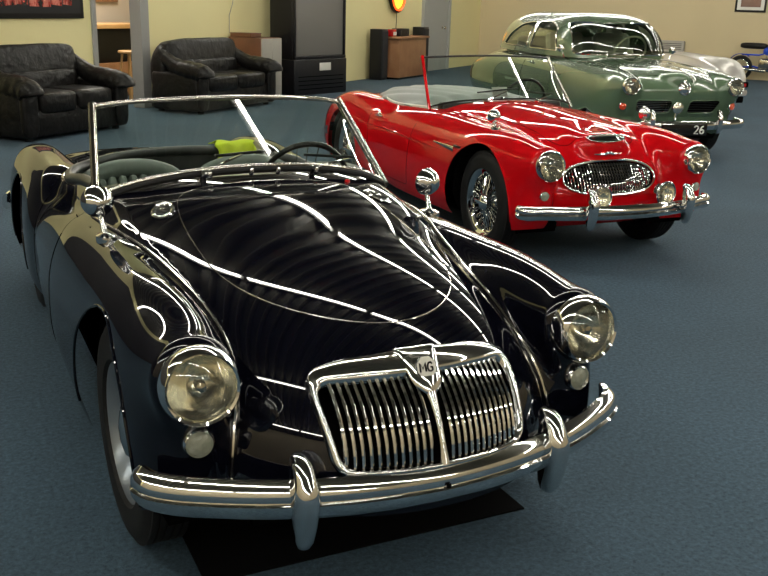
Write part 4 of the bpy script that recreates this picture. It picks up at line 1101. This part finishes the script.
for sx in (-1, 1):
    wheel_well(car, 0, .33, .37, .40, .66, sx); wheel_well(car, 2.5, .33, .37, .40, .66, sx)
    disc_tyre(car, .66, 0, .32, .16, sx, 'disc'); disc_tyre(car, .66, 2.5, .32, .16, sx, 'disc')
    p = front_curve(siF, [(sx*.62, .50)])[0]; MB().box(tuple(p), (.24, .05, .085), bev=.02).build('lamp_recess', 'black_void', car)
    MB().box(tuple(p+np.array([0, -.022, -.006])), (.15, .02, .05), bev=.008).build('indicator', 'red_lens', car)
sweep_bumper(car, spline([(-.82, -.50, .36), (-.76, -.74, .36), (0, -.93, .36), (.76, -.74, .36), (.82, -.50, .36)], 6), [(-.02, -.05), (.03, -.04), (.04, 0), (.03, .04), (-.02, .05)], 'front_bumper', 'silver_paint')
MB().box((0, 1.75, .86), (1.1, 1.2, .05), bev=.02).build('hood_cover', 'vinyl_dark', car)
MB().box((0, -.75, .26), (1.5, .10, .10), bev=.02).build('lower_valance', 'black_void', car)

# ================================================================== furniture along the walls
def cushion(mb, c, d, p=.45, puff=.0, rx=0., seg=28, rings=18, ph=0.):
    n0 = len(mb.v); mb.ellipsoid((0, 0, 0), (d[0]/2, d[1]/2, d[2]/2), seg, rings, p)
    R = Matrix.Rotation(rx, 3, 'X')
    for i in range(n0, len(mb.v)):
        x, y, z = mb.v[i]; w = 1+puff*(math.sin(x*13+ph)*math.sin(z*9+y*11+ph))
        mb.v[i] = tuple(R @ Vector((x*w, y*w, z*w))+Vector(c))
    return mb
def sofa(s, d, w, label, h=.98):
    r = RT('sofa', s, d); tag(r, label, 'sofa', 'black leather two-seat sofas'); L = 'leather_black'
    D = .88; aw = .27; iw = w-2*aw
    MB().box((0, 0, .19), (w-.10, D-.06, .30), bev=.03).build('base', L, r)
    for sx in (-1, 1):
        MB().box((sx*(w/2-.16), -D/2+.10, .02), (.06, .06, .04)).box((sx*(w/2-.16), D/2-.10, .02), (.06, .06, .04)).build('foot', 'black_enamel', r)
        mb = MB(); cushion(mb, (sx*(iw/4), -.08, .40), (iw/2*1.0, D-.12, .24), .30, .008, 0, ph=sx); mb.build('seat_cushion', L, r)
        # arm: side panel plus rolled top that swells at the front
        mb = MB().box((sx*(w/2-aw/2+.015), .0, .30), (aw-.07, D-.08, .52), bev=.05); mb.build('arm_panel', L, r)
        P = [(sx*(w/2-aw*.60), .30, .80), (sx*(w/2-aw*.52), .16, .70), (sx*(w/2-aw*.48), -.02, .615), (sx*(w/2-aw*.46), -.20, .585), (sx*(w/2-aw*.44), -.36, .565), (sx*(w/2-aw*.43), -.46, .53), (sx*(w/2-aw*.43), -.475, .50)]
        Q = spline(P, 5); k = len(Q)
        rad = [.08+.055*min(1, i/(k*.45)) if i < k*.9 else .135-.05*((i-k*.9)/(k*.1)) for i in range(k)]
        for i in range(k): rad[i] *= 1+.03*math.sin(i*1.7)
        MB().tube(Q, rad, 16).build('arm_roll', L, r)
        mb = MB(); cushion(mb, (sx*(w/2-aw*.47), -D/2+.03, .32), (aw*.80, .10, .56), .55); mb.build('arm_front', L, r)
    mb = MB(); cushion(mb, (0, .20, .58), (iw*1.02, .26, .24), .32, .01, -.12, 60); mb.build('lumbar_cushion', L, r)
    mb = MB(); cushion(mb, (0, .27, .79), (iw*1.13, .28, .40), .38, .014, -.18, 60); mb.build('back_cushion', L, r)
    # arched back panel
    top = [(-w/2+.05, .50), (-w/2+.06, .74), (-w/2+.16, .90), (-w/2+.36, h-.02), (0, h), (w/2-.36, h-.02), (w/2-.16, .90), (w/2-.06, .74), (w/2-.05, .50)]
    T = spline(top, 5); K = len(T); V = []; F = []
    ys = [(.20, -.06), (.25, -.015), (.31, .0), (.38, -.012), (.43, -.06), (.44, -.2)]
    for yy, dz in ys:
        for a, b in T: V.append((a*(1+dz*.35), yy, b+dz))
    for j in range(len(ys)-1):
        for i in range(K-1): F.append((j*K+i, j*K+i+1, (j+1)*K+i+1, (j+1)*K+i))
    nb = len(V); V += [(a*(1-.07*.3), .44, .06) for a, b in T]; j = len(ys)-1
    for i in range(K-1): F.append((j*K+i, j*K+i+1, nb+i+1, nb+i))
    nb2 = len(V); V += [(a*.97, .20, .30) for a, b in T]
    for i in range(K-1): F.append((i, i+1, nb2+i+1, nb2+i))
    MB().add(V, F).build('back', L, r, sharp=False)
    return r
sofa(-.44, .84, 1.72, 'black leather sofa beneath the dark poster, left of the grey posts')
sofa(2.97, .76, 2.02, 'black leather sofa beside the brown and grey cabinet', .96)

# poster on the yellow wall
r = RT('poster', .02, .02, 1.86); tag(r, 'dark framed poster with red painterly shapes hanging above the left sofa', 'poster')
MB().box((0, 0, 0), (2.14, .03, 1.20), bev=.006).build('frame', 'frame_dark', r)
def poster_mat():
    m = mat('poster_print', (.01, .01, .012), .25); nt = m.node_tree; b = nt.nodes['Principled BSDF']
    tc = nt.nodes.new('ShaderNodeTexCoord'); mp = nt.nodes.new('ShaderNodeMapping'); mp.inputs['Scale'].default_value = (1, 1, .5)
    n = nt.nodes.new('ShaderNodeTexNoise'); n.inputs['Scale'].default_value = 9; n.inputs['Detail'].default_value = 6; n.inputs['Roughness'].default_value = .7
    r_ = nt.nodes.new('ShaderNodeValToRGB'); e = r_.color_ramp.elements; e[0].position = .47; e[0].color = (.30, .02, .015, 1); e[1].position = .56; e[1].color = (.55, .16, .12, 1)
    e2 = r_.color_ramp.elements.new(.42); e2.color = (.02, .012, .012, 1)
    nt.links.new(tc.outputs['Object'], mp.inputs[0]); nt.links.new(mp.outputs[0], n.inputs['Vector']); nt.links.new(n.outputs['Fac'], r_.inputs[0]); nt.links.new(r_.outputs[0], b.inputs['Base Color'])
    return m
MB().box((0, -.017, 0), (2.02, .004, 1.08)).build('print', 'tv_black', r)
M['poster_print'] = poster_mat()
mb = MB(); x = -.80
rnd = random.Random(3)
for i in range(9):
    w = .12+.09*rnd.random(); mb.box((x+w/2, -.021, -.33+.02*rnd.random()), (w, .003, .22+.05*rnd.random()), ry=rnd.uniform(-.12, .12)); x += w+.02
mb.box((-.1, -.021, .15), (1.5, .003, .45))
mb.build('painted_shapes', 'poster_print', r, smooth=False)

# brown cabinet with grey front
r = RT('cabinet', 4.64, .38); tag(r, 'waist-high brown cabinet with pale grey front beside the right sofa', 'cabinet')
MB().box((0, .0, .485), (.60, .62, .97), bev=.006).build('body', 'wood', r)
for sx in (-1, 1): MB().box((sx*.15, -.32, .50), (.29, .03, .92), bev=.004).build('door', 'cab_grey', r)
r = RT('box', 4.50, .30, .972); tag(r, 'flat brown box lying on top of the brown and grey cabinet', 'box'); MB().box((0, 0, .03), (.30, .40, .06), bev=.004).build('carton', 'wood', r); MB().box((0, 0, .063), (.31, .41, .012), bev=.003).build('lid', 'wood', r)

# projection television
r = RT('projection_television', 5.98, .64, 0, -.20); tag(r, 'tall black rear-projection television cabinet standing against the yellow wall', 'television')
MB().box((0, .0, .30), (1.40, .58, .60), bev=.015).build('base_cabinet', 'tv_black', r)
MB().box((0, .04, 1.24), (1.36, .52, 1.30), bev=.02).box((0, -.25, 1.86), (1.36, .06, .06), bev=.008).box((-.66, -.25, 1.24), (.04, .05, 1.24), bev=.006).box((.66, -.25, 1.24), (.04, .05, 1.24), bev=.006).box((0, -.25, .63), (1.36, .07, .05), bev=.008).build('screen_housing', 'tv_black', r)
MB().box((0, -.235, 1.245), (1.28, .012, 1.17), bev=.004).build('screen', 'tv_screen', r)
MB().box((.10, -.293, .47), (.30, .008, .13), bev=.003).build('label_card', 'mount_white', r)
mb = MB()
for i in range(4): mb.box((0, -.292, .10+i*.07), (1.2, .006, .012))
mb.build('speaker_slots', 'black_void', r)

# loudspeakers, counter and things on it
def speaker(s, d, label, h=1.04):
    r = RT('loudspeaker', s, d); tag(r, label, 'speaker', 'tall floor loudspeakers')
    MB().box((0, 0, h/2), (.30, .28, h), bev=.01).build('cabinet', 'tv_black', r)
    MB().box((0, -.148, h*.5), (.26, .02, h*.92), bev=.006).build('grille_cloth', 'speaker_cloth', r)
speaker(9.62, .26, 'tall black loudspeaker at the left end of the brown counter')
speaker(11.95, .22, 'tall black loudspeaker behind the right end of the brown counter', 1.06)
r = RT('counter', 10.56, .45); tag(r, 'brown wooden counter with overhanging top below the yellow neon sign', 'counter')
MB().box((0, 0, .44), (1.44, .40, .80), bev=.006).build('body', 'wood_mid', r); MB().box((0, -.02, .865), (1.56, .48, .045), bev=.008).build('top', 'wood_mid', r); MB().box((0, .01, .025), (1.42, .40, .05)).build('plinth', 'black_enamel', r)
r = RT('radio', 9.92, .42, .889); tag(r, 'small red and white radio on the left end of the brown counter', 'radio'); MB().box((0, 0, .075), (.20, .14, .15), bev=.02).build('case', 'red_lens', r); MB().box((0, -.073, .06), (.15, .01, .07), bev=.004).build('front_panel', 'mount_white', r)
r = RT('cassette_player', 10.36, .42, .889); tag(r, 'wide black stereo player on the brown counter', 'stereo'); MB().box((0, 0, .08), (.50, .2, .16), bev=.015).build('case', 'tv_black', r)
for sx in (-1, 1): MB().lathe([(.055, 0), (.055, .008), (.04, .004), (0, .006)], (sx*.16, -.10, .08), (0, -1, 0), 20).build('speaker_cone', 'dark_metal', r)

# neon sign
r = RT('neon_sign', 10.90, .05, 1.74); tag(r, 'round glowing yellow neon sign with red rim on the yellow wall', 'neon sign')
MB().lathe([(0, -.02), (.36, -.02), (.375, 0), (.375, .05), (.36, .06)], (0, 0, 0), (0, -1, 0), 40).build('housing', 'tv_black', r)
MB().lathe([(.285, .045), (.285, .05), (.03, .05), (.0, .05)], (0, 0, 0), (0, -1, 0), 36).build('dial', 'neon_yellow', r)
MB().tube([(.315*math.cos(t), -.07, .315*math.sin(t)) for t in np.linspace(0, 2*PI, 40, endpoint=False)], .022, 8, closed=True).build('outer_tube', 'neon_red', r)
MB().tube([(-.08, -.065, -.1), (-.02, -.065, .1), (.05, -.065, -.08), (.10, -.065, .08)], .012, 6).build('inner_tube', 'neon_red', r)
MB().tube([(0, -.02, -.36), (.01, -.015, -.55), (-.03, -.02, -.80), (-.02, -.03, -.90)], .008, 6).build('power_cord', 'rubber', r)
# hanging wire by the cabinet
o = MB().tube([RP(4.45, .02, z) for z in (1.02, 1.3)]+[RP(4.50+.05*i, .02, 1.3+.18*i) for i in range(1, 8)], .006, 6).build('wire', 'cab_grey'); tag(o, 'thin pale wire running up the yellow wall above the cabinet', 'wire')

# annex: low bar unit, picture, stool
r = RT('bar_unit', 3.2, -1.45); tag(r, 'wooden bar unit with pale top and dark glass front seen through the opening', 'cabinet')
MB().box((0, 0, 1.10), (2.3, .6, .07), bev=.006).build('top', 'wood_light', r); MB().box((0, .02, .28), (2.2, .5, .52), bev=.006).build('lower_cupboard', 'wood_mid', r)
MB().box((0, .1, .80), (2.2, .34, .52), bev=.004).build('dark_glass', 'tv_black', r)
r = RT('stool', 2.86, -.74); tag(r, 'pale wooden stool standing in the opening before the bar unit', 'stool')
MB().lathe([(0, .0), (.15, .0), (.165, .012), (.165, .03), (.15, .042), (0, .042)], (0, 0, .72), (0, 0, 1), 28).build('seat', 'wood_light', r)
for a in range(4):
    t = PI/4+a*PI/2; MB().tube([(.10*math.cos(t), .10*math.sin(t), .72), (.19*math.cos(t), .19*math.sin(t), 0)], [.018, .014], 10).build('leg', 'wood_light', r)
mb = MB()
for a in range(4):
    t = PI/4+a*PI/2; u = t+PI/2; mb.tube([(.15*math.cos(t), .15*math.sin(t), .3), (.15*math.cos(u), .15*math.sin(u), .3)], .010, 8)
mb.build('foot_rail', 'wood_light', r)
r = RT('picture', 3.85, -2.16, 1.70); tag(r, 'small wood-framed picture hanging in the annex behind the grey posts', 'picture'); MB().box((0, 0, 0), (.95, .03, .50), bev=.005).build('frame', 'wood_mid', r); MB().box((0, -.018, 0), (.82, .004, .38)).build('print', 'mount_white', r)

# things by the beige wall
def RB(name, d, z, s=S1): return empty(name, RP(s, d, z), RA-PI/2)
r = RB('picture', 6.97, 1.83, S1-.02); tag(r, 'dark framed small picture hanging on the beige wall above the motorbike', 'picture')
MB().box((0, 0, 0), (.72, .03, .46), bev=.005).build('frame', 'frame_dark', r); MB().box((0, -.017, 0), (.62, .004, .36)).build('mount', 'mount_white', r); MB().box((0, -.020, 0), (.46, .004, .22)).build('print', 'wood', r)
r = RB('wall_heater', 5.2, .66, S1-.10); tag(r, 'beige box fixed low on the beige wall behind the green saloon', 'heater')
MB().box((0, 0, 0), (.66, .18, .40), bev=.02).build('casing', 'cab_grey', r)
mb = MB()
for i in range(7): mb.box((0, -.092, -.14+i*.045), (.54, .006, .012))
mb.build('vents', 'frame_dark', r)

def motorbike(s, d, rz, label, paint):
    r = RT('motorbike', s, d, 0, rz); tag(r, label, 'motorbike')
    for x in (-.58, .62):
        w = empty('wheel', (x, 0, .30), 0, r)
        MB().tube([(.255*math.cos(t), 0, .255*math.sin(t)) for t in np.linspace(0, 2*PI, 36, endpoint=False)], .045, 10, closed=True).build('tyre', 'rubber', w)
        MB().tube([(.205*math.cos(t), 0, .205*math.sin(t)) for t in np.linspace(0, 2*PI, 36, endpoint=False)], .015, 8, closed=True).build('rim', 'chrome', w)
        mb = MB()
        for k in range(18): mb.tube([(.02*math.cos(k*.35+1), 0, .02*math.sin(k*.35+1)), (.2*math.cos(k*.35), 0, .2*math.sin(k*.35))], .003, 4)
        mb.build('wire_spokes', 'chrome', w); MB().lathe([(0, -.06), (.05, -.06), (.05, .06), (0, .06)], (0, 0, 0), (0, 1, 0), 16).build('hub', 'satin_metal', w)
        MB().tube([(x+.33*math.cos(t)*1.0, 0, .30+.33*math.sin(t)) for t in np.linspace(.5 if x < 0 else .3, 2.7 if x < 0 else 2.2, 14)], .05, 8, sec=[(-1, 0), (-.7, .25), (.7, .25), (1, 0), (.7, .1), (-.7, .1)]).build('mudguard', paint, r)
    for sy in (-1, 1):
        MB().tube([(-.58, sy*.08, .30), (-.38, sy*.08, .85)], .018, 8).build('fork_leg', 'chrome', r)
        MB().tube([(-.38, sy*.05, .90), (-.34, sy*.22, .98), (-.24, sy*.34, .96)], .012, 8).build('handlebar', 'chrome', r)
        MB().tube([(-.05, sy*.14, .26), (.3, sy*.16, .28), (.85, sy*.17, .34)], .035, 10).build('exhaust', 'chrome', r)
    MB().tube([(-.38, 0, .82), (-.30, 0, .45), (0, 0, .28), (.3, 0, .35), (.62, 0, .30)], .022, 8).tube([(-.36, 0, .78), (.2, 0, .62), (.62, 0, .62)], .02, 8).build('frame', paint, r)
    mb = MB(); cushion(mb, (-.12, 0, .72), (.46, .24, .22), .75); mb.build('fuel_tank', paint, r)
    mb = MB(); cushion(mb, (.34, 0, .83), (.66, .26, .15), .6); mb.build('seat', 'leather_black', r)
    MB().box((.02, 0, .42), (.28, .22, .26), bev=.05).lathe([(.07, 0), (.07, .16), (.05, .18)], (-.02, 0, .48), (-.3, 0, 1), 16).build('engine', 'satin_metal', r)
    MB().lathe([(0, .08), (.05, .07), (.09, .0), (.08, -.02), (0, -.02)], (-.46, 0, .84), (1, 0, 0), 20).build('headlamp', 'chrome', r)
    return r
motorbike(15.9, 7.55, PI/2-.3, 'blue and chrome motorbike parked by the beige wall', 'blue_paint')
# drip mat under the black roadster
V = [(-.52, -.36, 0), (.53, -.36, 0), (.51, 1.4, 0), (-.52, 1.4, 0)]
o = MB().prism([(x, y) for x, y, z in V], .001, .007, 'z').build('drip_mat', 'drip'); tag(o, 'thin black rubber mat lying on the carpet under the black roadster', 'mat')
